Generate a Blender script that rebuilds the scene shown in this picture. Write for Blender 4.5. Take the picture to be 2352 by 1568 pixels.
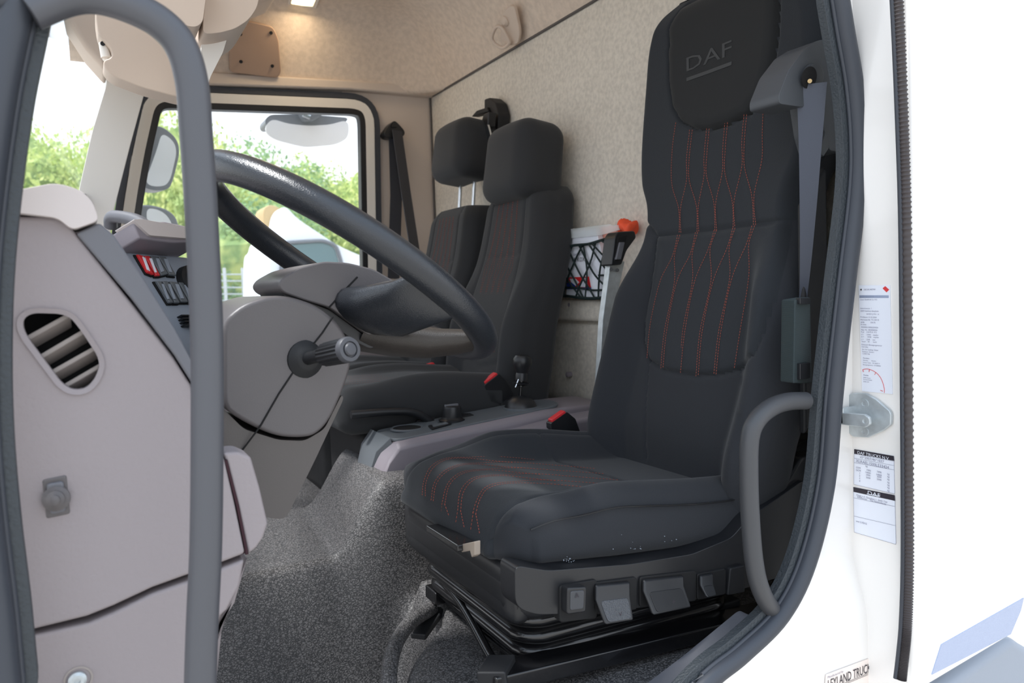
import bpy, bmesh, math, random
import numpy as np
from mathutils import Vector, Matrix
random.seed(4); RNG = np.random.RandomState(7)
PI = math.pi
for o in list(bpy.data.objects): bpy.data.objects.remove(o)
SC = bpy.context.scene; COL = SC.collection
H = 1.95                     # eye height above the ground; all coordinates below are relative to the eye and lifted at the end

# ------------------------------------------------------------------ camera
FPX = 1750.0; YAW = math.radians(29); PIT = math.radians(4.1); ROLL = math.radians(1.8)
Fv = Vector((math.sin(YAW)*math.cos(PIT), math.cos(YAW)*math.cos(PIT), -math.sin(PIT)))
R0 = Vector((math.cos(YAW), -math.sin(YAW), 0)); U0 = R0.cross(Fv)
Rv = R0*math.cos(ROLL) - U0*math.sin(ROLL); Uv = U0*math.cos(ROLL) + R0*math.sin(ROLL)
cd = bpy.data.cameras.new('camera'); cam = bpy.data.objects.new('camera', cd); COL.objects.link(cam)
M = Matrix.Identity(4)
for i in range(3):
    M[i][0] = Rv[i]; M[i][1] = Uv[i]; M[i][2] = -Fv[i]
M[2][3] = H
cam.matrix_world = M
cd.sensor_width = 36; cd.lens = 36*FPX/2352; cd.clip_start = .02; cd.clip_end = 400
cd.dof.use_dof = True; cd.dof.focus_distance = 1.35; cd.dof.aperture_fstop = 6.3
SC.camera = cam

# ------------------------------------------------------------------ light
w = bpy.data.worlds.new('sky'); SC.world = w; w.use_nodes = True
nt = w.node_tree; nt.nodes.clear()
out = nt.nodes.new('ShaderNodeOutputWorld'); bg = nt.nodes.new('ShaderNodeBackground')
tc = nt.nodes.new('ShaderNodeTexCoord'); sp = nt.nodes.new('ShaderNodeSeparateXYZ'); rp = nt.nodes.new('ShaderNodeValToRGB')
nt.links.new(tc.outputs['Generated'], sp.inputs[0]); nt.links.new(sp.outputs[2], rp.inputs[0])
rp.color_ramp.elements[0].position = 0.0; rp.color_ramp.elements[0].color = (.95, .97, 1, 1)
rp.color_ramp.elements[1].position = 1.0; rp.color_ramp.elements[1].color = (.62, .78, 1, 1)
nt.links.new(rp.outputs[0], bg.inputs[0]); bg.inputs[1].default_value = 1.88
nt.links.new(bg.outputs[0], out.inputs[0])
sl = bpy.data.lights.new('sun', 'SUN'); sl.energy = 5.0; sl.angle = math.radians(7); sl.color = (1, .99, .97)
sun = bpy.data.objects.new('sun', sl); COL.objects.link(sun)
sun.rotation_euler = Vector((.43, -.12, -.9)).to_track_quat('-Z', 'Y').to_euler()
SC.view_settings.view_transform = 'Standard'; SC.view_settings.look = 'None'
SC.view_settings.gamma = 1; SC.view_settings.use_curve_mapping = False
SC.view_settings.exposure = 0.0

# ------------------------------------------------------------------ helpers
def ray(px, py): return Fv + Rv*((px-1176)/FPX) + Uv*((784-py)/FPX)
def Y(px, py, y): r = ray(px, py); return r*(y/r.y)
def X(px, py, x): r = ray(px, py); return r*(x/r.x)
def Z(px, py, z): r = ray(px, py); return r*(z/r.z)
def PL(px, py, P0, N):
    r = ray(px, py); N = Vector(N); return r*(Vector(P0).dot(N)/r.dot(N))
def Ys(pts, y): return [Y(a, b, y) for a, b in pts]
def Xs(pts, x): return [X(a, b, x) for a, b in pts]

def srgb(c):
    return tuple(((v/255)/12.92 if v/255 <= .04045 else ((v/255+.055)/1.055)**2.4) for v in c) + (1,)
MATS = {}
def mat(name, c, rough=.5, metal=0, bump=0, bscale=200, btype='noise', spec=.5, var=0, vscale=8, emit=0, trans=0, coat=0, alpha=1, sheen=0, dist=.002):
    m = bpy.data.materials.new(name); m.use_nodes = True; n = m.node_tree
    b = n.nodes['Principled BSDF']
    b.inputs['Base Color'].default_value = srgb(c); b.inputs['Roughness'].default_value = rough
    b.inputs['Metallic'].default_value = metal; b.inputs['Specular IOR Level'].default_value = spec
    b.inputs['Coat Weight'].default_value = coat
    if sheen: b.inputs['Sheen Weight'].default_value = sheen; b.inputs['Sheen Roughness'].default_value = .5
    if trans: b.inputs['Transmission Weight'].default_value = trans
    if alpha < 1: b.inputs['Alpha'].default_value = alpha
    if emit: b.inputs['Emission Color'].default_value = srgb(c); b.inputs['Emission Strength'].default_value = emit
    t = n.nodes.new('ShaderNodeTexCoord')
    if bump:
        if btype == 'weave':
            s1 = n.nodes.new('ShaderNodeTexVoronoi'); s1.inputs['Scale'].default_value = bscale; o = s1.outputs['Distance']
        elif btype == 'voronoi':
            s1 = n.nodes.new('ShaderNodeTexVoronoi'); s1.feature = 'DISTANCE_TO_EDGE'; s1.inputs['Scale'].default_value = bscale; o = s1.outputs['Distance']
        elif btype == 'ribs':
            s1 = n.nodes.new('ShaderNodeTexWave'); s1.bands_direction = 'Z'; s1.inputs['Scale'].default_value = bscale; o = s1.outputs['Fac']
        else:
            s1 = n.nodes.new('ShaderNodeTexNoise'); s1.inputs['Scale'].default_value = bscale; s1.inputs['Detail'].default_value = 3; o = s1.outputs['Fac']
        n.links.new(t.outputs['Object'], s1.inputs['Vector'])
        bm_ = n.nodes.new('ShaderNodeBump'); bm_.inputs['Strength'].default_value = bump; bm_.inputs['Distance'].default_value = dist
        n.links.new(o, bm_.inputs['Height']); n.links.new(bm_.outputs[0], b.inputs['Normal'])
    if var:
        nz = n.nodes.new('ShaderNodeTexNoise'); nz.inputs['Scale'].default_value = vscale; nz.inputs['Detail'].default_value = 4
        n.links.new(t.outputs['Object'], nz.inputs['Vector'])
        cr = n.nodes.new('ShaderNodeValToRGB'); cr.color_ramp.elements[0].position = .35; cr.color_ramp.elements[1].position = .65
        lo = srgb([v*(1-var) for v in c]); hi = srgb([min(255, v*(1+var)) for v in c])
        cr.color_ramp.elements[0].color = lo; cr.color_ramp.elements[1].color = hi
        n.links.new(nz.outputs['Fac'], cr.inputs[0]); n.links.new(cr.outputs[0], b.inputs['Base Color'])
    MATS[name] = m; return m

def add(name, me, m=None, parent=None):
    o = bpy.data.objects.new(name, me); COL.objects.link(o)
    if m: me.materials.append(m)
    if parent: o.parent = parent
    return o
def mesh(name, vs, fs, m=None, parent=None, smooth=True, bevel=0, seg=3, sub=0, recalc=True, angle=None):
    me = bpy.data.meshes.new(name); me.from_pydata([tuple(v) for v in vs], [], [tuple(f) for f in fs])
    if recalc:
        b = bmesh.new(); b.from_mesh(me); bmesh.ops.recalc_face_normals(b, faces=b.faces); b.to_mesh(me); b.free()
    if smooth:
        me.polygons.foreach_set('use_smooth', [True]*len(me.polygons))
        if angle is None: angle = 40
        if angle: 
            me.update()
            b = bmesh.new(); b.from_mesh(me); ca = math.radians(angle)
            for e in b.edges:
                if len(e.link_faces) == 2 and e.calc_face_angle(0) > ca: e.smooth = False
            b.to_mesh(me); b.free()
    o = add(name, me, m, parent)
    if bevel:
        md = o.modifiers.new('bevel', 'BEVEL'); md.width = bevel; md.segments = seg; md.limit_method = 'ANGLE'; md.angle_limit = math.radians(28)
        md.harden_normals = True
    if sub:
        md = o.modifiers.new('sub', 'SUBSURF'); md.levels = sub; md.render_levels = sub
    return o
def rnd(pts, r, n=5, closed=True):
    """round the corners of a polyline; r a number or list"""
    pts = [Vector(p) for p in pts]; N = len(pts); res = []
    for i, p in enumerate(pts):
        if not closed and i in (0, N-1): res.append(p); continue
        a = pts[i-1]; c = pts[(i+1) % N]; rr = r[i] if isinstance(r, (list, tuple)) else r
        if rr <= 0: res.append(p); continue
        d1 = (a-p); d2 = (c-p); k1 = min(rr, d1.length*.49); k2 = min(rr, d2.length*.49)
        A = p+d1.normalized()*k1; B = p+d2.normalized()*k2
        for j in range(n+1):
            t = j/n; res.append(A*(1-t)**2 + p*2*t*(1-t) + B*t*t)
    return res
def spl(pts, n=8, closed=False):
    P = [Vector(p) for p in pts]; N = len(P); res = []
    g = (lambda i: P[i % N]) if closed else (lambda i: P[max(0, min(N-1, i))])
    for i in range(N if closed else N-1):
        p0, p1, p2, p3 = g(i-1), g(i), g(i+1), g(i+2)
        for j in range(n):
            t = j/n
            res.append(.5*((2*p1)+(p2-p0)*t+(2*p0-5*p1+4*p2-p3)*t*t+(3*p1-p0-3*p2+p3)*t**3))
    if not closed: res.append(P[-1])
    return res
def prism(name, pts, vec, m=None, parent=None, bevel=.003, seg=3, smooth=True):
    pts = [Vector(p) for p in pts]; vec = Vector(vec); n = len(pts)
    vs = pts + [p+vec for p in pts]
    fs = [list(range(n)), list(range(2*n-1, n-1, -1))] + [[i, (i+1) % n, n+(i+1) % n, n+i] for i in range(n)]
    return mesh(name, vs, fs, m, parent, smooth, bevel, seg, angle=30)
def slabY(name, px, y0, y1, m=None, parent=None, bevel=.003, r=0, seg=3):
    p = Ys(px, y0)
    if r: p = rnd(p, r)
    return prism(name, p, (0, y1-y0, 0), m, parent, bevel, seg)
def slabX(name, px, x0, x1, m=None, parent=None, bevel=.003, r=0, seg=3):
    p = Xs(px, x0)
    if r: p = rnd(p, r)
    return prism(name, p, (x1-x0, 0, 0), m, parent, bevel, seg)
def sweep(pts, prof, closed=False, up=None, scale=None):
    """sweep 2D profile (list of (a,b)) along pts"""
    pts = [Vector(p) for p in pts]; N = len(pts); K = len(prof); vs = []; fs = []
    nrm = None
    for i, p in enumerate(pts):
        if closed: t = pts[(i+1) % N]-pts[i-1]
        else: t = pts[min(i+1, N-1)]-pts[max(i-1, 0)]
        t.normalize()
        if up is not None:
            nrm = Vector(up) - t*Vector(up).dot(t); nrm.normalize()
        elif nrm is None:
            a = Vector((0, 0, 1)) if abs(t.z) < .9 else Vector((1, 0, 0)); nrm = (a - t*a.dot(t)).normalized()
        else:
            nrm = (nrm - t*nrm.dot(t)).normalized()
        b = t.cross(nrm); s = 1 if scale is None else scale[i]
        for (u, v) in prof: vs.append(p + nrm*u*s + b*v*s)
    for i in range(N if closed else N-1):
        j = (i+1) % N
        for k in range(K):
            l = (k+1) % K; fs.append([i*K+k, i*K+l, j*K+l, j*K+k])
    if not closed:
        fs.append(list(range(K))[::-1]); fs.append([(N-1)*K+k for k in range(K)])
    return vs, fs
def circ(r, n=14, ry=None): ry = r if ry is None else ry; return [(r*math.cos(2*PI*k/n), ry*math.sin(2*PI*k/n)) for k in range(n)]
def tube(name, pts, r, m=None, parent=None, closed=False, n=14, scale=None, smooth=True):
    vs, fs = sweep(pts, circ(r, n), closed, None, scale); return mesh(name, vs, fs, m, parent, smooth, angle=60)
def strap(name, pts, wdt, th, m=None, parent=None, up=(0, 1, 0), closed=False, scale=None):
    h = wdt/2; k = th/2
    vs, fs = sweep(pts, [(-k, -h), (k, -h), (k, h), (-k, h)], closed, up, scale); return mesh(name, vs, fs, m, parent, True, angle=30)
def cyl(name, p0, p1, r0, r1=None, m=None, parent=None, n=24, bevel=0):
    r1 = r0 if r1 is None else r1; p0 = Vector(p0); p1 = Vector(p1)
    vs, fs = sweep([p0, p1], circ(1, n), scale=[r0, r1]); return mesh(name, vs, fs, m, parent, True, bevel, 2, angle=30)
def lathe(name, p0, axis, prof, m=None, parent=None, n=28):
    """prof: list of (radius, distance along axis)"""
    axis = Vector(axis).normalized(); p0 = Vector(p0)
    vs, fs = sweep([p0, p0+axis], circ(1, n), scale=[1, 1])
    a = Vector((0, 0, 1)) if abs(axis.z) < .9 else Vector((1, 0, 0)); nn = (a-axis*a.dot(axis)).normalized(); b = axis.cross(nn)
    vs = []; fs = []
    for r, d in prof:
        for k in range(n): vs.append(p0+axis*d+nn*(r*math.cos(2*PI*k/n))+b*(r*math.sin(2*PI*k/n)))
    for i in range(len(prof)-1):
        for k in range(n): l = (k+1) % n; fs.append([i*n+k, i*n+l, (i+1)*n+l, (i+1)*n+k])
    fs.append(list(range(n))[::-1]); fs.append([(len(prof)-1)*n+k for k in range(n)])
    return mesh(name, vs, fs, m, parent, True, angle=35)
def cubegrid(nx, ny, nz):
    """surface lattice of a cube: returns pts in [-1,1]^3 and quads"""
    idx = {}; P = []; Q = []
    def v(i, j, k):
        t = (i, j, k)
        if t not in idx: idx[t] = len(P); P.append((2*i/nx-1, 2*j/ny-1, 2*k/nz-1))
        return idx[t]
    for i in range(nx):
        for j in range(ny):
            Q.append([v(i, j, 0), v(i, j+1, 0), v(i+1, j+1, 0), v(i+1, j, 0)]); Q.append([v(i, j, nz), v(i+1, j, nz), v(i+1, j+1, nz), v(i, j+1, nz)])
    for i in range(nx):
        for k in range(nz):
            Q.append([v(i, 0, k), v(i+1, 0, k), v(i+1, 0, k+1), v(i, 0, k+1)]); Q.append([v(i, ny, k), v(i, ny, k+1), v(i+1, ny, k+1), v(i+1, ny, k)])
    for j in range(ny):
        for k in range(nz):
            Q.append([v(0, j, k), v(0, j, k+1), v(0, j+1, k+1), v(0, j+1, k)]); Q.append([v(nx, j, k), v(nx, j+1, k), v(nx, j+1, k+1), v(nx, j, k+1)])
    return P, Q
def rbox(name, c, size, r=.02, n=(10, 10, 10), m=None, parent=None, rot=None, fn=None, angle=None):
    """rounded box; size = full dims; fn(Vector local)->Vector local deform; rot = 3x3 Matrix"""
    hx, hy, hz = [s/2 for s in size]; r = min(r, hx, hy, hz); P, Q = cubegrid(*n); vs = []
    def warp(t, h):   # put grid lines into the rounded rim
        k = r/h if h > 0 else 0
        return t
    for p in P:
        q = Vector((p[0]*hx, p[1]*hy, p[2]*hz))
        inn = Vector((max(-(hx-r), min(hx-r, q.x)), max(-(hy-r), min(hy-r, q.y)), max(-(hz-r), min(hz-r, q.z))))
        d = q-inn
        if d.length > 1e-9 and r > 0: q = inn + d.normalized()*r
        if fn: q = fn(q)
        if rot is not None: q = rot @ q
        vs.append(Vector(c)+q)
    return mesh(name, vs, Q, m, parent, True, recalc=True, angle=0 if angle is None else angle)
def box(name, lo, hi, m=None, parent=None, bevel=.003, rot=None, c=None):
    vs = [(x, y, z) for x in (lo[0], hi[0]) for y in (lo[1], hi[1]) for z in (lo[2], hi[2])]
    fs = [(0, 1, 3, 2), (4, 6, 7, 5), (0, 4, 5, 1), (2, 3, 7, 6), (0, 2, 6, 4), (1, 5, 7, 3)]
    return mesh(name, vs, fs, m, parent, True, bevel, angle=30)
def off2(pts, d, y_is='xz'):
    """offset a closed polygon in its x-z (or y-z) plane by d (positive = outward for either winding)"""
    a, b = (0, 2) if y_is == 'xz' else (1, 2)
    P = [Vector(p) for p in pts]; N = len(P)
    area = sum(P[i][a]*P[(i+1) % N][b]-P[(i+1) % N][a]*P[i][b] for i in range(N)); s = 1 if area > 0 else -1
    res = []
    for i in range(N):
        t = P[(i+1) % N]-P[i-1]; l = math.hypot(t[a], t[b]) or 1
        q = P[i].copy(); q[a] += s*d*t[b]/l; q[b] -= s*d*t[a]/l; res.append(q)
    return res
def ring(name, outer, inner, vec, m=None, parent=None, bevel=.002):
    n = len(outer); vec = Vector(vec); vs = list(outer)+list(inner)+[p+vec for p in outer]+[p+vec for p in inner]; fs = []
    for i in range(n):
        j = (i+1) % n
        fs += [[i, j, n+j, n+i], [2*n+i, 3*n+i, 3*n+j, 2*n+j], [i, 2*n+i, 2*n+j, j], [n+i, n+j, 3*n+j, 3*n+i]]
    return mesh(name, vs, fs, m, parent, True, bevel, angle=30)
def thing(name, label, cat, group=None):
    o = bpy.data.objects.new(name, None); COL.objects.link(o); o.empty_display_size = .05
    o['label'] = label; o['category'] = cat
    if group: o['group'] = group
    return o
def tag(o, label, cat, group=None):
    o['label'] = label; o['category'] = cat
    if group: o['group'] = group
    return o
def st(o): o['kind'] = 'structure'; return o
def struct(name):
    o = bpy.data.objects.new(name, None); COL.objects.link(o); o['kind'] = 'structure'; return o
def stuff(o): o['kind'] = 'stuff'; return o
def text(name, s, pos, size, ax, up, m, parent=None, ext=.0002, align='LEFT', sx=1.0, shear=0):
    cu = bpy.data.curves.new(name, 'FONT'); cu.body = s; cu.size = size; cu.extrude = ext; cu.align_x = align; cu.align_y = 'CENTER'; cu.shear = shear; cu.resolution_u = 2
    t = bpy.data.objects.new(name, cu); COL.objects.link(t)
    bpy.context.view_layer.update()
    me = bpy.data.meshes.new_from_object(t.evaluated_get(bpy.context.evaluated_depsgraph_get()))
    bpy.data.objects.remove(t); bpy.data.curves.remove(cu)
    ax = Vector(ax).normalized(); up = Vector(up).normalized(); nz = ax.cross(up)
    for v in me.vertices:
        c = v.co.copy(); v.co = Vector(pos)+ax*(c.x*sx)+up*c.y+nz*c.z
    me.name = name; me.materials.clear()
    return add(name, me, m, parent)
def interp(tab, x):
    xs = [t[0] for t in tab]; ys = [t[1] for t in tab]; return float(np.interp(x, xs, ys))
def sstep(t): t = max(0, min(1, t)); return t*t*(3-2*t)

# ------------------------------------------------------------------ materials
m_fab = mat('charcoal_fabric', (45, 47, 51), .92, bump=.35, bscale=900, btype='weave', sheen=.12, spec=.2, dist=.0006)
m_fabr = mat('ribbed_fabric', (44, 47, 51), .9, bump=.4, bscale=700, btype='weave', sheen=.12, spec=.2, dist=.0006)
m_fabpad = mat('head_fabric', (41, 42, 43), .9, bump=.2, bscale=1300, btype='weave', sheen=.08, spec=.2, dist=.0005)
m_fab2 = mat('passenger_fabric', (50, 51, 53), .85, bump=.2, bscale=900, btype='weave', sheen=.12, spec=.25, dist=.0006)
m_blk = mat('black_plastic', (30, 31, 34), .38, bump=.12, bscale=600, dist=.0006)
m_blkm = mat('black_matt', (24, 25, 28), .6, bump=.1, bscale=500, dist=.0006)
m_gloss = mat('black_gloss_steel', (18, 18, 20), .22, coat=.3)
m_rub = mat('rubber_seal', (56, 60, 68), .5, bump=.15, bscale=300, dist=.0006)
m_rubt = mat('grained_seal', (52, 58, 63), .5, bump=.9, bscale=260, dist=.0015)
m_tube = mat('grey_handrail', (80, 81, 86), .42, bump=.1, bscale=500, dist=.0005)
m_tube2 = mat('dark_handrail', (66, 67, 70), .45, bump=.1, bscale=500, dist=.0005)
m_dash = mat('dash_grey', (147, 139, 141), .6, bump=.45, bscale=230, dist=.0012)
m_dash2 = mat('dash_lower', (147, 139, 141), .6, bump=.35, bscale=230, dist=.0012)
m_dashc = mat('dash_cap', (204, 195, 192), .5, bump=.1, bscale=300, dist=.001)
m_strip = mat('fascia_grey', (104, 105, 111), .5, bump=.12, bscale=400, dist=.0006)
m_cowl = mat('cowl_grey', (92, 88, 89), .42, bump=.25, bscale=500, dist=.0006)
m_cowl2 = mat('cowl_lower_grey', (88, 83, 81), .5, bump=.25, bscale=500, dist=.0006)
m_leath = mat('wheel_leather', (38, 41, 46), .28, bump=.45, bscale=420, btype='voronoi', dist=.0008, spec=.6)
m_cons = mat('console_grey', (138, 131, 138), .5, bump=.15, bscale=500, dist=.0006)
m_consd = mat('console_dark', (98, 103, 108), .38, bump=.12, bscale=500, dist=.0006)
m_head = mat('headliner', (222, 206, 190), .95, bump=.5, bscale=350, dist=.0015, var=.03, vscale=60, spec=.2)
m_wall = mat('rear_wall_fabric', (218, 211, 199), .95, bump=.6, bscale=330, dist=.0016, var=.04, vscale=90, spec=.2)
m_pil = mat('pillar_beige', (206, 193, 182), .6, bump=.15, bscale=300, dist=.001)
m_pil2 = mat('pillar_cream', (232, 228, 221), .5, bump=.1, bscale=300, dist=.001)
m_shelf = mat('overhead_beige', (214, 196, 180), .6, bump=.1, bscale=300, dist=.001)
m_white = mat('cab_white_paint', (246, 243, 239), .25, coat=.5, spec=.5)
m_belt = mat('belt_webbing', (44, 46, 54), .6, bump=.4, bscale=900, dist=.0005, sheen=.2)
m_belt2 = mat('driver_belt_webbing', (56, 62, 76), .4, bump=.3, bscale=900, dist=.0005)
m_housing = mat('belt_housing', (70, 73, 77), .5, bump=.15, bscale=400, dist=.0006)
m_red = mat('buckle_red', (214, 52, 58), .35)
m_stitch = mat('red_stitch', (150, 76, 62), .8)
m_chrome = mat('chrome', (214, 218, 222), .18, metal=1)
m_steel = mat('galvanised', (196, 203, 206), .4, metal=.55, var=.05, vscale=50)
m_glass = mat('window_glass', (235, 250, 248), .02, spec=.5, alpha=.10)
m_mir = mat('mirror_face', (235, 238, 240), .03, metal=1)
m_mirh = mat('mirror_housing', (110, 114, 122), .35)
m_tint = mat('tinted_glass', (60, 120, 140), .1, alpha=.55)
m_lamp = mat('lamp_lens', (255, 226, 170), .3, emit=4)
m_paper = mat('sticker_white', (236, 240, 250), .35)
m_ink = mat('sticker_ink', (42, 36, 46), .5)
m_inkl = mat('sticker_light_ink', (128, 128, 150), .6)
m_inkr = mat('sticker_red', (220, 60, 60), .5)
m_cream = mat('sticker_cream', (246, 234, 226), .4)
m_tape = mat('reflective_tape', (176, 188, 215), .25, metal=.4, bump=.6, bscale=500, btype='voronoi', dist=.0008)
m_red2 = mat('logo_red', (215, 40, 45), .5); m_blue = mat('logo_blue', (34, 60, 150), .5)
m_pink = mat('folder_pink', (246, 176, 160), .4); m_orange = mat('orange_vest', (250, 90, 50), .6, bump=.6, bscale=60, dist=.004)
m_clear = mat('clear_plastic', (235, 240, 240), .1, alpha=.35)
m_net = mat('net_cord', (14, 34, 34), .7)
m_dark = mat('dark_void', (14, 14, 16), .8)
m_tan = mat('tan_plastic', (196, 168, 120), .6)
m_fend = mat('fender_grey', (150, 158, 170), .5, bump=.2, bscale=300, dist=.0006)
m_vent = mat('vent_slat', (150, 142, 138), .5, bump=.2, bscale=400, dist=.0006)
m_brown = mat('lever_tip', (150, 138, 126), .5)

def carpet_mat(name, lo, hi, scale, rough=.75):
    m = bpy.data.materials.new(name); m.use_nodes = True; n = m.node_tree; b = n.nodes['Principled BSDF']
    t = n.nodes.new('ShaderNodeTexCoord'); mp = n.nodes.new('ShaderNodeMapping'); mp.inputs['Scale'].default_value = (1, 1, 1.4)
    n.links.new(t.outputs['Object'], mp.inputs[0])
    nz = n.nodes.new('ShaderNodeTexNoise'); nz.inputs['Scale'].default_value = scale*.8; nz.inputs['Detail'].default_value = 1
    n.links.new(mp.outputs[0], nz.inputs['Vector'])
    ad = n.nodes.new('ShaderNodeVectorMath'); ad.operation = 'MULTIPLY_ADD'; ad.inputs[1].default_value = (.012, .012, .012)
    n.links.new(nz.outputs['Color'], ad.inputs[0]); n.links.new(mp.outputs[0], ad.inputs[2])
    vo = n.nodes.new('ShaderNodeTexVoronoi'); vo.feature = 'DISTANCE_TO_EDGE'; vo.inputs['Scale'].default_value = scale
    n.links.new(ad.outputs[0], vo.inputs['Vector'])
    cr = n.nodes.new('ShaderNodeValToRGB'); cr.color_ramp.elements[0].position = .03; cr.color_ramp.elements[0].color = srgb(lo)
    cr.color_ramp.elements[1].position = .22; cr.color_ramp.elements[1].color = srgb(hi)
    n.links.new(vo.outputs[0], cr.inputs[0]); n.links.new(cr.outputs[0], b.inputs['Base Color'])
    bp = n.nodes.new('ShaderNodeBump'); bp.inputs['Strength'].default_value = .8; bp.inputs['Distance'].default_value = .003
    n.links.new(cr.outputs[0], bp.inputs['Height']); n.links.new(bp.outputs[0], b.inputs['Normal'])
    b.inputs['Roughness'].default_value = rough; return m
m_floor = carpet_mat('rubber_floor', (54, 54, 55), (114, 112, 112), 165, .5)

# ================================================================== SETTING
YP = 2.9; XR = 1.267; ZS = .772
# ---- floor: driver's footwell, raised seat platform, engine tunnel, passenger side: one moulded mat
def floor_z(x, y):
    z = -.86
    # raised platform under the driver's seat with rounded front edge
    ex = .36 + .17*sstep((y-1.06)/.27)
    plat = sstep((x-ex+.03)/.07)*sstep((1.50-y)/.06)
    z += .255*plat
    # engine tunnel
    top = -.552 + .145*sstep((x-.41-(y-1.55)*.12)/.13) + .03*sstep((x-.6)/.4) - .02*max(0, y-1.6)
    k = sstep((y-(1.43+.0*x))/.13)
    k2 = 1-sstep((y-1.98)/.12)
    zt = z*(1-k)+top*k
    if y > 1.9: zt = -.60*(1-k2)+top*k2
    return zt
nx, ny = 150, 170; vs = []; fs = []
for i in range(nx+1):
    for j in range(ny+1):
        x = -.45+(XR+.45)*i/nx; y = .83+(YP+.02-.83)*j/ny; vs.append((x, y, floor_z(x, y)))
for i in range(nx):
    for j in range(ny):
        a = i*(ny+1)+j; fs.append((a, a+ny+1, a+ny+2, a+1))
st(mesh('floor', vs, fs, m_floor, None, True, angle=0))
lip = spl([(Y(992, 1398, 1.33)), Y(940, 1432, 1.26), Y(905, 1490, 1.18), Y(893, 1560, 1.10), Y(900, 1640, 1.02)], 8)
st(tube('trim_10', lip, .013, m_floor))
# ---- rear wall (with a thickness) and its lower moulded ledge
st(box('wall_rear', (XR, .86, -.75), (XR+.06, YP+.08, 1.2), m_wall, bevel=0))
st(rbox('trim_1', (XR-.010, 1.86, -.075), (.035, 2.0, .062), .012, (6, 30, 8), m_wall))
st(rbox('trim_2', (XR+.006, 1.86, -.235), (.03, 2.0, .245), .012, (6, 30, 8), m_wall))
for i, (a, b) in enumerate(((1305, 860), (1310, 700))):
    p = X(a, b, XR-.022); o = lathe('trim_fastener', p, (-1, 0, 0), [(.008, -.01), (.008, .004), (.004, .007)], m_cons, None, 12)
    o.name = 'trim_fastener'; st(o)
# ---- ceiling : cove all round, flat above
def ceil_z(x, y):
    dx = XR-x; dy = (YP-.015-y)*1.25; r = .26
    u = max(0, 1-dx/r); v = max(0, 1-dy/r); q = min(1, (u**2.6+v**2.6)**(1/2.6))
    return ZS+.25*(1-q**2.2)
vs = []; fs = []; nx, ny = 90, 110
xs = [.0+(XR-.0)*(1-(1-i/nx)**1.5) for i in range(nx+1)]; ys = [.85+(YP-.865)*(1-(1-j/ny)**1.5) for j in range(ny+1)]
for x in xs:
    for y in ys: vs.append((x, y, ceil_z(x, y)))
for i in range(nx):
    for j in range(ny):
        a = i*(ny+1)+j; fs.append((a, a+1, a+ny+2, a+ny+1))
st(mesh('ceiling', vs, fs, m_head, None, True, angle=0))
st(box('trim_3', (.0, .80, 1.03), (XR+.06, YP+.1, 1.10), m_white, bevel=.01))      # roof skin
st(tube('trim_4', [(XR-.004, .9, ZS+.001), (XR-.004, YP-.03, ZS+.001)], .004, m_cowl2, n=8))   # piping between wall and headliner
st(tube('trim_5', [(XR-.006, YP-.006, ZS), (XR-.006, YP-.006, -.5)], .004, m_cowl2, n=8))
# ---- passenger side wall: pillar panel behind the door
st(slabY('wall_right', [(780, 200), (1010, 200), (1040, 700), (1040, 1000), (870, 1000), (868, 300), (840, 240), (790, 222)], YP, YP+.08, m_pil, bevel=0))
st(slabY('trim_6', [(470, 164), (470, 194), (800, 205), (1000, 222), (1000, 196)], YP-.035, YP+.05, m_pil, bevel=.008))
# ---- passenger door with its window
door = struct('door_1')
o1 = rnd(Ys([(322, 190), (872, 216), (884, 1000), (200, 1000), (270, 420)], YP-.02), [.09, .13, .02, .02, .3], 8)
o1b = off2(o1, -.024); o1c = off2(o1, -.056); o1d = off2(o1, -.080)
ring('door_seal', o1, o1b, (0, .05, 0), m_rub, door, .006)
ring('door_frame', off2(o1, -.022), off2(o1, -.058), (0, .07, 0), m_pil2, door, .01)
ring('window_seal', o1c, o1d, (0, .04, 0), m_blk, door, .004)
win = struct('window_1')
g = off2(o1, -.076)
prism('pane', [p+Vector((0, .03, 0)) for p in g], (0, .004, 0), m_glass, win, 0)
# door card below the window
slabY('door_card', [(180, 700), (890, 700), (890, 1000), (150, 1000)], YP-.03, YP+.05, m_dash, door, .01)
st(box('trim_11', (-.45, YP-.01, -.80), (XR, YP+.05, -.25), m_dash2, bevel=.01))
# header strip over the window where the black seal meets the headliner
# ---- A pillar of the passenger side and windscreen
st(slabY('wall_front', [(228, 120), (338, 190), (300, 330), (262, 480), (240, 620), (150, 640), (182, 432), (212, 300), (246, 190)], 2.70, 2.86, m_pil2, bevel=.03, r=.02, seg=4))
w2 = struct('window_2')
P0 = (.03, 2.70, 0); NN = (1, -.10, .10)
wp = [PL(a, b, P0, NN) for a, b in [(-260, -120), (95, -30), (150, 45), (200, 118), (238, 160), (244, 195), (215, 320), (183, 440), (160, 560), (-260, 620)]]
wps = rnd(wp, .06, 4)
wo = off2(wps, .02, 'yz'); wi = off2(wps, -.006, 'yz')
ring('windscreen_seal', wo, wi, (.02, 0, 0), m_blk, w2, .003)
prism('windscreen', [p+Vector((.002, 0, 0)) for p in wps], (.004, 0, 0), m_glass, w2, 0)
tb = [PL(a, b, (.04, 2.70, 0), NN) for a, b in [(-260, -160), (100, -100), (165, 55), (196, 124), (140, 96), (80, 74), (-260, 20)]]
prism('sun_band', tb, (.003, 0, 0), m_tint, w2, 0)
# windscreen header moulding
sl_ = slabY('trim_7', [(130, -60), (640, -60), (640, -10), (455, 60), (250, 130), (244, 166), (196, 112), (150, 40)], 2.45, 2.62, m_shelf, bevel=.02); st(sl_)
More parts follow.
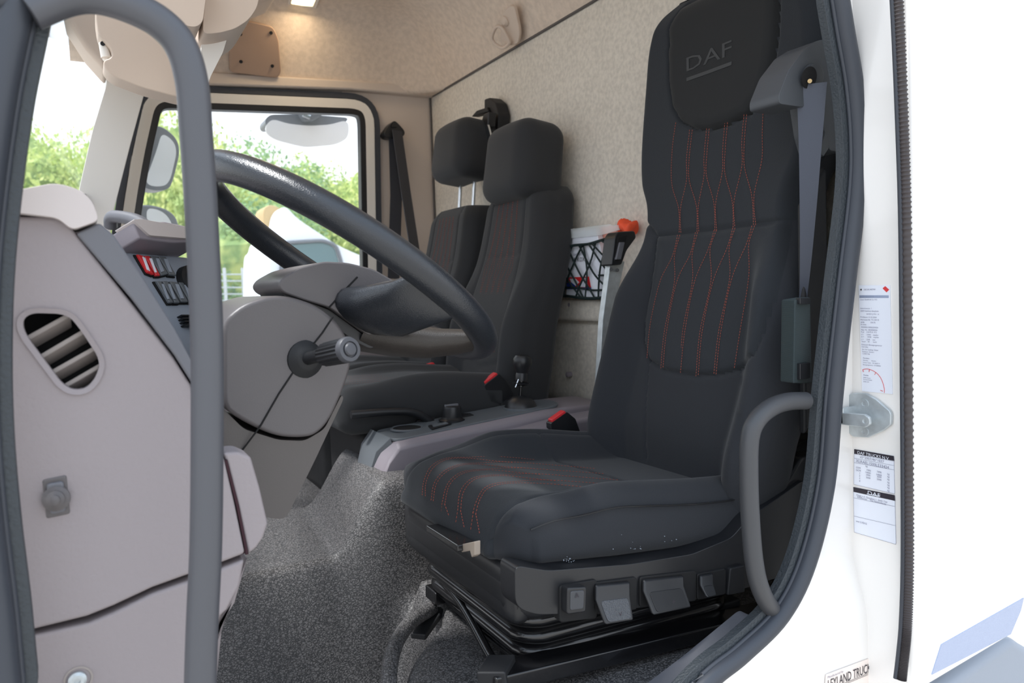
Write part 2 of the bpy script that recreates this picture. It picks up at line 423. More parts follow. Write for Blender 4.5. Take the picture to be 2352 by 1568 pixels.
# ---- driver's door opening: rubber seals + white body
seal_px = [(1620, 1565), (1700, 1500), (1790, 1410), (1850, 1290), (1893, 1110), (1912, 900), (1940, 650), (1964, 450), (1968, 330), (1958, 200), (1938, 80), (1925, 0), (1905, -120)]
YS = .80
sr = [Y(a, b, YS) for a, b in seal_px]
zt = sr[-1].z
left_px = [(58, -100), (43, 0), (2, 200), (-27, 400), (-47, 600), (-54, 800), (-49, 1000), (-32, 1200), (-7, 1400), (10, 1568), (30, 1700)]
sleft = [Y(a, b, YS) for a, b in left_px]
bot = Vector((.35, YS, -.66))
loop = spl(sr + [Vector((.85, YS, .74)), Vector((.2, YS, .72))] + sleft + [Vector((.0, YS, -.62)), Vector((.12, YS, -.655)), bot, Vector((.60, YS, -.645))], 7, True)
body = struct('wall_left')
tube('door_seal', [p+Vector((0, -.004, 0)) for p in loop], .0135, m_rub, body, True, 12)
inn = off2(loop, -.025); inn2 = off2(loop, -.006)
ring('inner_seal', [p+Vector((0, .002, 0)) for p in inn2], [p+Vector((0, .006, 0)) for p in inn], (0, .014, 0), m_rubt, body, .004)
tube('seal_lip', [p+Vector((0, .0005, 0)) for p in off2(loop, -.013)], .0035, m_rub, body, True, 8)
# white body side around the opening (left of it, above and sill), jamb face looking forward
XJ = 1.072
outer = []
for p in loop:
    q = Vector((max(-.30, min(XJ, p.x*1.0)), .775, p.z))
    outer.append(q)
c0 = Vector((.42, .775, .03)); out2 = []
L2 = off2(loop, .006)
for p in L2:
    d = p-c0; k = 1e9
    for ax_, lim in ((0, XJ-c0.x if d.x > 0 else -.40-c0.x), (2, 1.1-c0.z if d.z > 0 else -1.05-c0.z)):
        if abs(d[ax_]) > 1e-6: k = min(k, lim/d[ax_])
    k = max(k, 1.0); yo = .775+.029*sstep((p.z+.46)/.08)*sstep((p.x-.5)/.2); out2.append(Vector((c0.x+d.x*k, yo, c0.z+d.z*k)))
n_ = len(L2); mid = [Vector((a.x*.7+b.x*.3, b.y+.002, a.z*.7+b.z*.3)) for a, b in zip(L2, out2)]
vs = [Vector((p.x, .806, p.z)) for p in L2]+mid+out2; fs = []
for i in range(n_):
    j = (i+1) % n_; fs += [[i, j, n_+j, n_+i], [n_+i, n_+j, 2*n_+j, 2*n_+i]]
mesh('body_side', vs, fs, m_white, body, True, angle=50)
box('jamb', (XJ, .712, -1.05), (XJ+.04, .83, 1.1), m_white, body, .008)
# ribbed edge trim on the jamb's outer corner: cord with beads
tp = [Y(a, b, .701) for a, b in [(2060, -60), (2068, 100), (2076, 300), (2082, 500), (2085, 800), (2087, 1100), (2087, 1300), (2083, 1430), (2077, 1500), (2070, 1560)]]
tl = spl(tp, 60); sc_ = [1+.16*(1 if i % 3 == 0 else -.6) for i in range(len(tl))]
et = tube('edge_trim', tl, .0068, mat('trim_cord', (66, 60, 60), .6), body, False, 10, sc_)
tube('edge_trim_shadow', [p+Vector((-.004, .006, 0)) for p in tl[::6]], .004, m_rub, body, False, 8)  # dark cord painted in for the bluish shadow beside the ribbed trim
# exterior panel behind the jamb
pn = slabY('corner_panel', [(2096, -80), (2700, -200), (2700, 1180), (2352, 1392), (2338, 1440), (2316, 1466), (2140, 1572), (2098, 1600)], .700, .718, m_white, body, .012, seg=4)
slabY('reflective_tape', [(2163, 1480), (2352, 1373), (2345, 1402), (2322, 1456), (2141, 1549)], .6985, .702, m_tape, body, 0)
lf = slabY('mudguard', [(2152, 1590), (2318, 1472), (2330, 1464), (2352, 1480), (2420, 1520), (2600, 1700), (2152, 1700)], .722, .95, m_fend, None, .02, seg=4)
tag(lf, 'blue-grey plastic mudguard below the white corner panel', 'mudguard')
# sill plate
st(slabY('trim_8', [(1520, 1640), (1640, 1545), (1765, 1438), (1776, 1436), (1779, 1450), (1770, 1465), (1660, 1568), (1600, 1640)], .815, .88, m_strip, bevel=.004, r=.006))
# B pillar lining behind the driver's seat belt
bp = struct('trim_9')
box('pillar_lining', (1.165, .835, -.62), (XR, .905, 1.02), mat('navy_trim', (36, 42, 56), .6, bump=.1, bscale=300), bp, .015)
slabY('pillar_cover', [(1846, 470), (1900, 380), (1905, 900), (1850, 1000)], .885, .90, m_blkm, bp, .005)

# ================================================================== DRIVER'S SEAT
seat = thing('driver_seat', "charcoal fabric driver's seat with red stitching on a black suspension base", 'seat')
YC = 1.15
FX = [(-.50, .965), (-.44, .972), (-.36, .984), (-.30, .99), (-.2, 1.022), (-.1, 1.05), (.1, 1.093), (.3, 1.115), (.43, 1.124), (.55, 1.122), (.65, 1.13), (.74, 1.155)]
W = [(-.50, .200), (-.40, .225), (-.30, .243), (-.2, .25), (-.1, .245), (0, .232), (.08, .213), (.13, .205), (.17, .212), (.22, .236), (.30, .246), (.40, .243), (.48, .232), (.53, .214), (.565, .188), (.59, .15), (.75, .14)]
YCZ = [(-.5, 1.155), (.1, 1.15), (.75, 1.14)]
def csp(tab, x):   # smooth table lookup
    xs = [t[0] for t in tab]
    i = max(0, min(len(tab)-2, int(np.searchsorted(xs, x))-1)); g = lambda k: tab[max(0, min(len(tab)-1, k))]
    (x1, y1), (x2, y2) = tab[i], tab[i+1]; t = (x-x1)/(x2-x1); t = max(0, min(1, t))
    m1 = (g(i+1)[1]-g(i-1)[1])/((g(i+1)[0]-g(i-1)[0]) or 1)*(x2-x1); m2 = (g(i+2)[1]-g(i)[1])/((g(i+2)[0]-g(i)[0]) or 1)*(x2-x1)
    return (2*t**3-3*t*t+1)*y1+(t**3-2*t*t+t)*m1+(-2*t**3+3*t*t)*y2+(t**3-t*t)*m2
def back_front(y, z):
    """front surface x of the backrest (no grooves)"""
    a = (y-csp(YCZ, z)); s = abs(a)/csp(W, z)
    low = sstep((.10-z)/.14); 
    bol = .050*low*sstep((s-.58)/.27)*sstep((z+.52)/.2) + .014*(1-low)*s*s
    edge = .055*max(0, (s-.86)/.14)**2.2 if s > .86 else 0
    return csp(FX, z) - bol + edge
def onback(px, py):
    y = YC; z = 0
    r = ray(px, py); x = 1.08
    for _ in range(25):
        p = r*(x/r.x); s = min(.97, abs(p.y-csp(YCZ, p.z))/csp(W, max(-.5, min(.74, p.z))))
        yy = csp(YCZ, p.z)+math.copysign(s*csp(W, max(-.5, min(.74, p.z))), p.y-csp(YCZ, p.z))
        x = x*.5+.5*back_front(yy, max(-.5, min(.74, p.z)))
    return r*(x/r.x)
def yz(px, py): p = onback(px, py); return (p.y, p.z)
pad = [yz(a, b) for a, b in [(1537, 60), (1536, 120), (1538, 190), (1546, 248), (1565, 280), (1600, 298), (1640, 296), (1680, 283), (1722, 262), (1757, 215), (1775, 150), (1784, 90), (1789, 30)]]
yR = pad[-1][0]; yL = pad[0][0]
pad = [(yL, .535), (yL, .5)] + pad[1:-1] + [(yR, .5), (yR, .535), (yR+.03, .575), (1.14, .585), (yL-.03, .575)]
seam1 = [yz(a, b) for a, b in [(1474, 490), (1490, 520), (1507, 543), (1560, 539), (1600, 535), (1700, 523), (1760, 515), (1815, 507)]]
ins = [yz(a, b) for a, b in [(1507, 543), (1500, 600), (1486, 690), (1477, 740), (1478, 785), (1490, 828), (1530, 852), (1600, 863), (1650, 860), (1697, 849), (1728, 815), (1750, 765), (1775, 690), (1793, 620), (1812, 507)]]
lowL = [yz(a, b) for a, b in [(1490, 830), (1484, 900), (1482, 980), (1484, 1050)]]
lowR = [yz(a, b) for a, b in [(1697, 849), (1699, 960), (1696, 1090)]]
def segd(P, poly, closed=False):
    d = np.full(len(P), 9.0); n = len(poly)
    for i in range(n if closed else n-1):
        a = np.array(poly[i]); b = np.array(poly[(i+1) % n]); ab = b-a; t = np.clip(((P-a)@ab)/(ab@ab+1e-12), 0, 1)
        d = np.minimum(d, np.hypot(*(P-(a+t[:, None]*ab)).T))
    return d
def inpoly(P, poly):
    x, y = P.T; c = np.zeros(len(P), bool); n = len(poly)
    for i in range(n):
        x1, y1 = poly[i]; x2, y2 = poly[(i+1) % n]
        k = ((y1 > y) != (y2 > y)) & (x < (x2-x1)*(y-y1)/((y2-y1) or 1e-12)+x1); c ^= k
    return c
P, Q = cubegrid(110, 220, 16); P = np.array(P)
vs = np.zeros((len(P), 3)); fr = P[:, 2] > .999
for i, (a, b, c) in enumerate(P):
    z = -.47+(b+1)/2*1.06
    # rounded top / bottom and side edges through the depth
    k = 1-c; th = .105
    side = 1-.16*max(0, (abs(c)-.55)/.45)**2
    wv = csp(W, z)
    s = a
    y = csp(YCZ, z)+s*wv*(1 if c > .99 else (1+.0*c))
    xf = back_front(csp(YCZ, z)+s*wv, z)
    xb = csp(FX, z)+th
    x = xf+(xb-xf)*(1-c)/2
    # shrink the back silhouette
    if c < 0: y = csp(YCZ, z)+s*wv*(1-.10*c*c)
    if b > .9: x += .03*((b-.9)/.1)**2*(1 if c > 0 else -1)
    vs[i] = (x, y, z)
YZ = vs[:, 1:3]
dpad = segd(YZ, pad, True); inp = inpoly(YZ, pad)
dseam = np.minimum(segd(YZ, seam1), segd(YZ, ins, True)); dlow = np.minimum(segd(YZ, lowL), segd(YZ, lowR))
gr = np.exp(-(dpad/.004)**2)*.008 + np.exp(-(dseam/.0045)**2)*.007 + np.exp(-(dlow/.003)**2)*.003
puff = -.012*inp*np.clip(dpad/.02, 0, 1)**.5 - .006*np.clip(dseam/.03, 0, 1)**.6*(inpoly(YZ, ins))
vs[:, 0] += np.where(fr, gr+puff, 0)
cent = np.array([vs[q].mean(0) for q in Q]); cf = np.array([all(fr[k] for k in q) for q in Q])
CY = cent[:, 1:3]
reg = np.full(len(Q), 3)
zseam = np.interp(CY[:, 0], [p[0] for p in sorted(seam1)], [p[1] for p in sorted(seam1)])
reg[cf & (CY[:, 1] > zseam)] = 1
reg[cf & inpoly(CY, ins)] = 2
lowL2 = np.interp(CY[:, 1], [lowL[-1][1], lowL[0][1]], [lowL[-1][0], lowL[0][0]]); lowR2 = np.interp(CY[:, 1], [lowR[-1][1], lowR[0][1]], [lowR[-1][0], lowR[0][0]])
mid_ = cf & (CY[:, 1] < min(p[1] for p in ins)+.05) & (CY[:, 0] < lowL2) & (CY[:, 0] > lowR2) & ~inpoly(CY, ins) & (CY[:, 1] < -.12)
reg[mid_] = 4
reg[cf & inpoly(CY, pad)] = 0
far = (reg == 3) & (CY[:, 0] > 1.15) ; reg[far] = 5
def submesh(name, V, Q, sel, m, parent):
    ids = {}; nv = []; nf = []
    for q, s in zip(Q, sel):
        if not s: continue
        f = []
        for k in q:
            if k not in ids: ids[k] = len(nv); nv.append(V[k])
            f.append(ids[k])
        nf.append(f)
    return mesh(name, nv, nf, m, parent, True, angle=0, recalc=False)
for r_, nm, mt in ((0, 'head_pad', m_fabpad), (1, 'upper_panel', m_fabr), (2, 'centre_panel', m_fabr), (4, 'lumbar_panel', m_fab), (3, 'backrest_bolster', m_fab), (5, 'backrest_bolster', m_fab)):
    submesh(nm, vs, Q, reg == r_, mt, seat)
# emblem on the head pad
def backpt(y, z): return Vector((back_front(y, z)-.0125, y, z))
pE = onback(1588, 150); e0 = Vector((pE.x-.014, pE.y, pE.z))
m_emb = mat('pad_emboss', (62, 63, 64), .8)
a1 = onback(1588, 152); a2 = onback(1692, 110); adir = (a2-a1); hh = .030
def wraptext(name, s, p0, size, width, m, parent, dz=0):
    o = text(name, s, (0, 0, 0), size, (1, 0, 0), (0, 1, 0), m, parent, 0)
    me = o.data; xs_ = [v.co.x for v in me.vertices]; x0, x1 = min(xs_), max(xs_)
    for v in me.vertices:
        u = (v.co.x-x0)/(x1-x0); y = p0[0]-u*width; z = p0[1]+v.co.y+dz
        v.co = Vector((back_front(y, z)-.0132, y, z))
    return o
wraptext('emblem_lettering', 'DAF', (a1.y, a1.z), .040, abs(a2.y-a1.y), m_emb, seat)
qv = []; nn = 20
for k in range(nn+1):
    y = a1.y-(a1.y-a2.y)*k/nn
    for dz in (-.032, -.025): qv.append((back_front(y, a1.z+dz)-.0132, y, a1.z+dz))
mesh('emblem_underline', qv, [(2*k, 2*k+1, 2*k+3, 2*k+2) for k in range(nn)], m_emb, seat, True)
# stitching dashes
def dashes(name, lines, surf, m, parent, step=.0055, ln=.0034, wd=.0011, nrm=(-1, 0, 0)):
    V = []; Fc = []
    for L in lines:
        pts = spl([Vector(surf(a, b)) for a, b in L], 14); acc = 0
        for i in range(len(pts)-1):
            a, b = pts[i], pts[i+1]; d = (b-a); l = d.length
            if l < 1e-7: continue
            d /= l; t = (-acc) % step if acc else 0
            pos = t
            while pos < l:
                c = a+d*pos; n = Vector(nrm); s = d.cross(n).normalized()*wd/2; e = d*ln/2; up_ = n*.0006
                k = len(V); V += [c-e-s, c+e-s, c+e+s, c-e+s, c-e-s+up_, c+e-s+up_, c+e+s+up_, c-e+s+up_]
                Fc += [(k, k+3, k+2, k+1), (k+4, k+5, k+6, k+7), (k, k+1, k+5, k+4), (k+1, k+2, k+6, k+5), (k+2, k+3, k+7, k+6), (k+3, k, k+4, k+7)]
                pos += step
            acc = (acc+l) % step
    return stuff(mesh(name, V, Fc, m, parent, False))
def off(L, d): return [(a+d, b) for a, b in L]
U = []
heads = {2: [(1588, 300), (1581, 364), (1581, 413)], 3: [(1627, 297), (1621, 364), (1621, 404)], 4: [(1669, 283), (1664, 344), (1663, 396)], 5: [(1713, 265), (1708, 325), (1708, 382)]}
tails = {1: [(1562, 480), (1568, 537)], 2: [(1603, 475), (1609, 532)], 3: [(1643, 467), (1650, 528)], 4: [(1685, 463), (1692, 522)], 5: [(1730, 450), (1739, 516)]}
U.append([(1553, 283), (1545, 344), (1544, 421)] + off(tails[1], -2))
U.append([(1755, 222), (1752, 306), (1751, 367)] + off(tails[5], 3))
for k in (2, 3, 4, 5):
    U.append(off(heads[k], -3)+off(tails[k-1], 2)); U.append(off(heads[k], 3)+off(tails[k], -2))
S_ = [[(1565, 541), (1553, 589)], [(1606, 535), (1594, 584)], [(1649, 530), (1635, 574)], [(1692, 525), (1679, 570)], [(1736, 520), (1723, 562)]]
D_ = [[(1557, 648), (1534, 761), (1526, 845)], [(1598, 648), (1576, 761), (1566, 858)], [(1641, 646), (1616, 761), (1607, 862)], [(1684, 640), (1659, 761), (1648, 859)]]
U.append(off(S_[0], -3)+[(1522, 646), (1500, 740), (1492, 820)])
for k in range(4):
    U.append(off(S_[k], 2)+off(D_[k], -2)); U.append(off(S_[k+1], -3)+off(D_[k], 3))
U.append(off(S_[4], 3)+[(1726, 636), (1706, 761), (1693, 845)])
def bsurf(px, py):
    p = onback(px, py); return p+Vector((-.0068 if inpoly(np.array([[p.y, p.z]]), ins)[0] else -.001, 0, 0))
dashes('backrest_stitching', U, bsurf, m_stitch, seat)

# cushion
CX0, CX1, CYN, CYF = .508, 1.04, .948, 1.402
def cush_top(x, y):
    u = (x-CX0)/(CX1-CX0); s = (y-(CYN+CYF)/2)/((CYF-CYN)/2)
    z = -.338 - .035*sstep((u-.15)/.8)
    z += .040*sstep((abs(s)-.55)/.3)*sstep((u-.05)/.35)*(1.15 if s > 0 else .7)
    z += (.012*math.exp(-((u-.12)/.1)**2))
    if s > 0: z += .012*math.exp(-((u-.55)/.25)**2)*sstep((s-.5)/.4)
    return z
gl = [(-.0, 0)]
P, Q = cubegrid(90, 80, 16); vs = []
for (a, b, c) in P:
    hx = (CX1-CX0)/2; hy = (CYF-CYN)/2; r = .05
    # plan outline rounding: superellipse on front corners
    x = a*hx; y = b*hy
    ix = max(-(hx-r), min(hx-r, x)); iy = max(-(hy-r), min(hy-r, y)); d = Vector((x-ix, y-iy))
    if a < 0 and d.length > 1e-9:
        mx = max(abs(d.x), abs(d.y)); d = d*(mx/d.length); x = ix+d.x; y = iy+d.y
    wx = (CX0+CX1)/2+x; wy = (CYN+CYF)/2+y
    zt = cush_top(wx, wy); u = (wx-CX0)/(CX1-CX0); zb = -.415-.055*u
    edge = max(abs(a) if a < 0 else 0, abs(b)); # round the rim
    dd = min(hx+x if a < 0 else 9, hy-abs(y)); rr = .042
    if dd < rr: zt -= rr*(1-math.sqrt(max(0, 1-((rr-dd)/rr)**2)))*.95
    z = zb+(zt-zb)*(c+1)/2
    bulge = 1-.9*(c*c)
    if dd < 1e-4:
        if a < -.999: wx -= .012*bulge
        wy += math.copysign(.006*bulge, y) if abs(b) > .999 else 0
    if c < 0: # tuck under
        k = (-c)**3*.02; wx += k*(-1 if a > .5 else 1)*(abs(a)); wy -= k*b
    vs.append(Vector((wx, wy, z)))
V = np.array([tuple(v) for v in vs])
ysl = .995; ysr = 1.357
gro = np.zeros(len(V)); topm = np.array([p[2] > .999 for p in P])
for yy in (ysl, ysr): gro += np.exp(-((V[:, 1]-yy)/.0035)**2)*.004
gro += np.exp(-((V[:, 0]-.83-(1.15-V[:, 1])*.1)/.004)**2)*.003*((V[:, 1] > ysl) & (V[:, 1] < ysr))
V[:, 2] -= gro*topm
cen = np.array([V[q].mean(0) for q in Q]); cc = np.array([np.array([P[k] for k in q]).mean(0) for q in Q])
mid3 = (cen[:, 1] > ysl) & (cen[:, 1] < ysr) & ((cc[:, 2] > .98) | (cc[:, 0] < -.98))
rearp = mid3 & (cen[:, 0] > .83+(1.15-cen[:, 1])*.1)
submesh('cushion_centre', V, Q, mid3 & ~rearp, m_fabr, seat)
submesh('cushion_rear_panel', V, Q, rearp, m_fab, seat)
submesh('cushion_bolster', V, Q, ~mid3 & (cen[:, 1] < 1.17), m_fab, seat)
submesh('cushion_bolster', V, Q, ~mid3 & (cen[:, 1] >= 1.17), m_fab, seat)
# side seam piping on the near bolster
tube('side_seam', [Vector((x, CYN-.004+.006*sstep((.56-x)/.05), cush_top(x, CYN+.04)-.030-.004*math.sin(x*9))) for x in np.linspace(.545, 1.0, 24)], .0016, m_blkm, seat, n=6)
def oncush(px, py):
    r = ray(px, py); z = -.34
    for _ in range(25):
        p = r*(z/r.z); x = max(CX0+.0, min(CX1, p.x)); z = z*.5+.5*cush_top(x, p.y)
    p = r*(z/r.z)
    if p.x < CX0+.045:      # front face / rim
        best = None
        for k in range(60):
            # march: find where the ray meets the rounded front
            t = k/59; xx = CX0+.045*(1-math.cos(t*PI/2)) if False else CX0+.045*(1-t)
            q = r*(xx/r.x); dd = xx-CX0; zt = cush_top(xx, q.y)-.042*(1-math.sqrt(max(0, 1-(max(0, .042-dd)/.042)**2)))*.95
            if q.z <= zt: best = q; 
            else: break
        if best is None: best = p
        if k >= 59 or best.x <= CX0+.002: best = X(px, py, CX0-.004)
        return best+Vector((-.0015, 0, .0012))
    return p+Vector((0, 0, .0012))
def z7(L): return [(780+a*.3317, 780+b*.3317) for a, b in L]
CL = [[(578, 1075), (590, 980), (640, 880), (740, 825), (900, 818), (1050, 812), (1180, 818), (1350, 834)],
      [(600, 1082), (605, 990), (655, 890), (750, 832), (900, 826), (1040, 840), (1200, 855)],
      [(640, 1110), (660, 1000), (720, 920), (820, 870), (950, 858), (1170, 850), (1400, 865), (1760, 895)],
      [(655, 1115), (675, 1005), (735, 927), (830, 878), (950, 866), (1100, 880), (1350, 897)],
      [(715, 1140), (745, 1020), (800, 950), (880, 912), (1040, 898), (1250, 892), (1500, 908), (1840, 932)],
      [(735, 1145), (760, 1025), (815, 957), (890, 920), (1040, 906), (1200, 920), (1400, 938)],
      [(825, 1180), (840, 1060), (900, 980), (980, 948), (1150, 938), (1350, 932), (1600, 950), (1930, 975)],
      [(845, 1190), (860, 1070), (915, 990), (990, 956), (1150, 946), (1300, 962), (1500, 982)],
      [(930, 1200), (955, 1120), (1005, 1035), (1080, 1000), (1200, 988), (1400, 975), (1650, 988), (1800, 1000)],
      [(950, 1210), (972, 1126), (1020, 1045), (1095, 1010), (1220, 997), (1400, 1000), (1560, 1012), (1700, 1024)]]
CD = [[(825, 1180), (812, 1260)], [(845, 1190), (868, 1300)], [(932, 1200), (912, 1330)], [(950, 1210), (975, 1340)], [(715, 1140), (710, 1190)], [(735, 1145), (765, 1230)]]
dashes('cushion_stitching', [z7(l) for l in CL+CD], oncush, m_stitch, seat, step=.0062, nrm=(-.3, 0, .95))

V_ = []; F_ = []; rr_ = random.Random(3)
for cx_, cy_, n_k, sp_ in ((1306, 1286, 16, 7), (1460, 1262, 7, 6), (1420, 1240, 3, 25), (1530, 1240, 4, 20), (1595, 470, 0, 0)):
    for _ in range(n_k):
        p = Y(cx_+rr_.gauss(0, sp_), cy_+rr_.gauss(0, sp_*.5), CYN-.0075); e = rr_.uniform(.0003, .0009); k = len(V_)
        V_ += [p+Vector((-e, 0, 0)), p+Vector((0, 0, -e)), p+Vector((e*1.6, 0, 0)), p+Vector((0, 0, e)), p+Vector((0, .002, 0))]
        F_ += [(k, k+1, k+2, k+3), (k, k+3, k+4), (k+1, k, k+4), (k+2, k+1, k+4), (k+3, k+2, k+4)]
stuff(mesh('dust_flecks', V_, F_, m_fend, seat, False))
# seat pan frame and controls
pan = slabY('pan_side_cover', [(1183, 1298), (1260, 1310), (1450, 1295), (1590, 1272), (1680, 1235), (1720, 1190), (1850, 1100), (1870, 1300), (1700, 1355), (1480, 1395), (1370, 1408), (1235, 1412), (1200, 1402), (1184, 1385)], .915, .96, m_blk, seat, .020, .012, seg=5)
rbox('pan', (.745, 1.165, -.452), (.47, .455, .085), .03, (12, 12, 8), m_blk, seat, fn=lambda q: Vector((q.x, q.y, q.z-.05*(q.x+.235)/.47)))
# bellows
def rrect(x0, x1, y0, y1, r, z, n=6):
    res = []
    for cx, cy, a0 in ((x1-r, y1-r, 0), (x0+r, y1-r, PI/2), (x0+r, y0+r, PI), (x1-r, y0+r, 1.5*PI)):
        for k in range(n+1):
            a = a0+PI/2*k/n; res.append(Vector((cx+r*math.cos(a), cy+r*math.sin(a), z)))
    return res
R_ = []; nz_ = 40
for k in range(nz_+1):
    t = k/nz_; o_ = .011*abs(math.sin(t*4*PI+.3))**.6 - .018*t; z = -.468-.112*t
    R_ += rrect(.535-o_, .985+o_, .965-o_, 1.365+o_, .05, z)
K = 28; fs = []
for k in range(nz_):
    for j in range(K): l = (j+1) % K; fs.append([k*K+j, k*K+l, (k+1)*K+l, (k+1)*K+j])
fs.append(list(range(K))[::-1]); fs.append([nz_*K+j for j in range(K)])
ro = mesh('bellows', [Vector((v.x, v.y, v.z-.03*(v.x-.54))) for v in R_], fs, m_gloss, seat, True, angle=70)
# slide rails
def bar(name, p, q, wd, ht, m, parent, bevel=.003):
    p = Vector(p); q = Vector(q); d = (q-p).normalized(); s = d.cross(Vector((0, 0, 1))).normalized()*wd/2; u = s.cross(d).normalized()*ht/2
    vs = [p-s-u, p+s-u, p+s+u, p-s+u, q-s-u, q+s-u, q+s+u, q-s+u]
    return mesh(name, vs, [(0, 3, 2, 1), (4, 5, 6, 7), (0, 1, 5, 4), (1, 2, 6, 5), (2, 3, 7, 6), (3, 0, 4, 7)], m, parent, True, bevel, angle=30)
bar('slide_rail', Y(1120, 1560, .95), Vector((1.05, .95, -.60)), .05, .025, m_gloss, seat)
bar('slide_rail', (.54, 1.33, -.585), (1.05, 1.33, -.60), .05, .025, m_gloss, seat)
tube('slide_release_bar', spl([(.555, 1.34, -.55), (.545, 1.2, -.556), (.525, 1.05, -.585), (.52, 1.0, -.59)], 6), .008, m_gloss, seat)
bar('rail_end_cap', Y(1110, 1545, .97), Y(1175, 1545, .94), .055, .03, m_blkm, seat)
box('floor_frame', (.56, .98, -.60), (1.0, 1.35, -.575), m_blkm, seat, .004)
bar('rail_bracket', Y(1008, 1398, 1.34), Y(960, 1462, 1.27), .03, .012, m_blkm, seat)
# levers on the side cover
def paddle(px, label, mt=m_blk, y=.905, flare=.018, sym=None, grip=None):
    grip = grip or m_blkm
    tl_, tr, mr, ml, br, bl = px
    top = [Y(*tl_, y), Y(*tr, y)]; md = [Y(*ml, y-.006), Y(*mr, y-.006)]; bo = [Y(*bl, y-flare), Y(*br, y-flare)]
    rows = [top, [a.lerp(b, .5) for a, b in zip(top, md)], md, [a.lerp(b, .5) for a, b in zip(md, bo)], bo]
    vs = []; th = Vector((0, .008, 0)); fs = []
    for a, b in rows: vs += [a, b, b+th, a+th]
    for i in range(4):
        for k in range(4): l = (k+1) % 4; fs.append([4*i+k, 4*i+l, 4*i+4+l, 4*i+4+k])
    fs += [[3, 2, 1, 0], [16, 17, 18, 19]]
    o = mesh('control_lever', vs, fs, mt, seat, True, .0055, angle=30); o['label'] = label
    q = [md[0].lerp(md[1], .1).lerp(bo[0], .05), md[1].lerp(md[0], .1).lerp(bo[1], .05), bo[1].lerp(md[1], .12).lerp(bo[0], .1), bo[0].lerp(md[0], .12).lerp(bo[1], .1)]
    prism('lever_grip', [p+Vector((0, -.0012, 0)) for p in rnd(q, .006, 4)], (0, .003, 0), grip, o, .0008)
    if sym:
        c = md[0].lerp(bo[1], .5)+Vector((0, -.012, 0)); text('lever_symbol', sym, c, .014, (1, 0, 0), (0, 0, 1), m_ink, o, 0, 'CENTER')
    return o
for q in ([(1286, 1345), (1372, 1330), (1372, 1420), (1286, 1430)], [(1362, 1338), (1464, 1325), (1464, 1400), (1362, 1410)], [(1470, 1325), (1600, 1310), (1600, 1380), (1470, 1395)], [(1602, 1318), (1668, 1305), (1668, 1365), (1602, 1378)]):
    slabY('lever_recess', [(a, b) for a, b in q], .911, .93, m_dark, seat, .002, .006)
lv = slabY('control_lever', [(1304, 1350), (1349, 1347), (1347, 1406), (1303, 1412)], .895, .913, m_blk, seat, .003, .005); lv['label'] = 'small square lever with up and down arrows'
slabY('lever_grip', [(1311, 1358), (1343, 1355), (1341, 1398), (1310, 1402)], .8935, .897, mat('lever_grip_grey', (62, 64, 68), .5), lv, .0015, .004)
text('lever_symbol', '^', Y(1326, 1372, .892), .016, (1, 0, 0), (0, 0, 1), m_ink, lv, 0, 'CENTER')
m_pad = mat('lever_pad', (72, 74, 78), .4, bump=.8, bscale=500, btype='weave', dist=.001)
paddle([(1370, 1344), (1449, 1336), (1449, 1368), (1370, 1378), (1457, 1425), (1392, 1436)], 'paddle lever with pale worn grip', m_blk, .905, .022, 'v', m_pad)
paddle([(1480, 1332), (1572, 1322), (1573, 1346), (1480, 1358), (1590, 1395), (1502, 1414)], 'wide dark paddle lever', m_blk, .905, .022, '+')
paddle([(1610, 1322), (1640, 1317), (1640, 1340), (1611, 1345), (1648, 1368), (1626, 1374)], 'narrow dark lever', m_blk, .905, .018)
slabY('switch_panel', [(1678, 1305), (1712, 1298), (1712, 1360), (1672, 1368)], .908, .92, m_blkm, seat, .003, .004)
# front tilt handle
hb = bar('tilt_handle', X(998, 1210, .490), X(1072, 1256, .476), .03, .010, m_gloss, seat, .002)
slabX('tilt_handle_end', [(1058, 1250), (1090, 1243), (1090, 1275), (1083, 1280), (1079, 1265), (1060, 1268)], .470, .480, m_brown, seat, .0015)
# front cover plate of pan
rbox('pan_front_cover', (.528, 1.165, -.452), (.035, .44, .09), .015, (6, 12, 8), m_blk, seat)
# side bracket and recliner cover behind the handrail
slabY('recliner_cover', [(1660, 1270), (1700, 1215), (1740, 1160), (1790, 1060), (1850, 1010), (1900, 1000), (1900, 1100), (1830, 1130), (1790, 1220), (1745, 1290)], .975, 1.03, m_blk, seat, .012, .01, seg=4)
slabY('recliner_handle', [(1745, 1240), (1800, 1120), (1842, 1050), (1880, 1040), (1880, 1120), (1850, 1160), (1800, 1240), (1775, 1262)], .925, .965, m_blk, seat, .012, .008, seg=4)

# ================================================================== DRIVER'S BELT
dbelt = thing('seat_belt', "blue-grey driver's seat belt running down from the grey pillar guide", 'seat belt')
hs = slabY('belt_guide', [(1790, 238), (1789, 218), (1812, 160), (1848, 112), (1880, 92), (1930, 88), (1940, 350), (1905, 345), (1893, 300), (1880, 210), (1845, 246)], .868, .93, m_housing, dbelt, .012, .006, seg=4)
lathe('guide_mouth', Y(1857, 178, .874), (0, -1, -.25), [(.012, 0), (.0215, .004), (.022, .012), (.018, .013)], m_housing, dbelt)
lathe('guide_opening', Y(1857, 178, .861), (0, -1, -.25), [(.017, 0), (.017, .002)], m_dark, dbelt, 20)
cyl('guide_bolt', Y(1860, 186, .858), Y(1860, 186, .853), .0035, None, m_tan, dbelt, 12)
b_ = spl([Y(1864, 192, .858), Y(1862, 300, .862), Y(1856, 480, .872), Y(1848, 640, .885), Y(1838, 760, .90)], 8)
strap('webbing', b_, .047, .0016, m_belt2, dbelt, up=(-.8, -.6, 0), scale=list(np.interp(np.linspace(0, 1, len(b_)), [0, .2, .55, .8, 1], [1, .85, .5, .28, .22])))
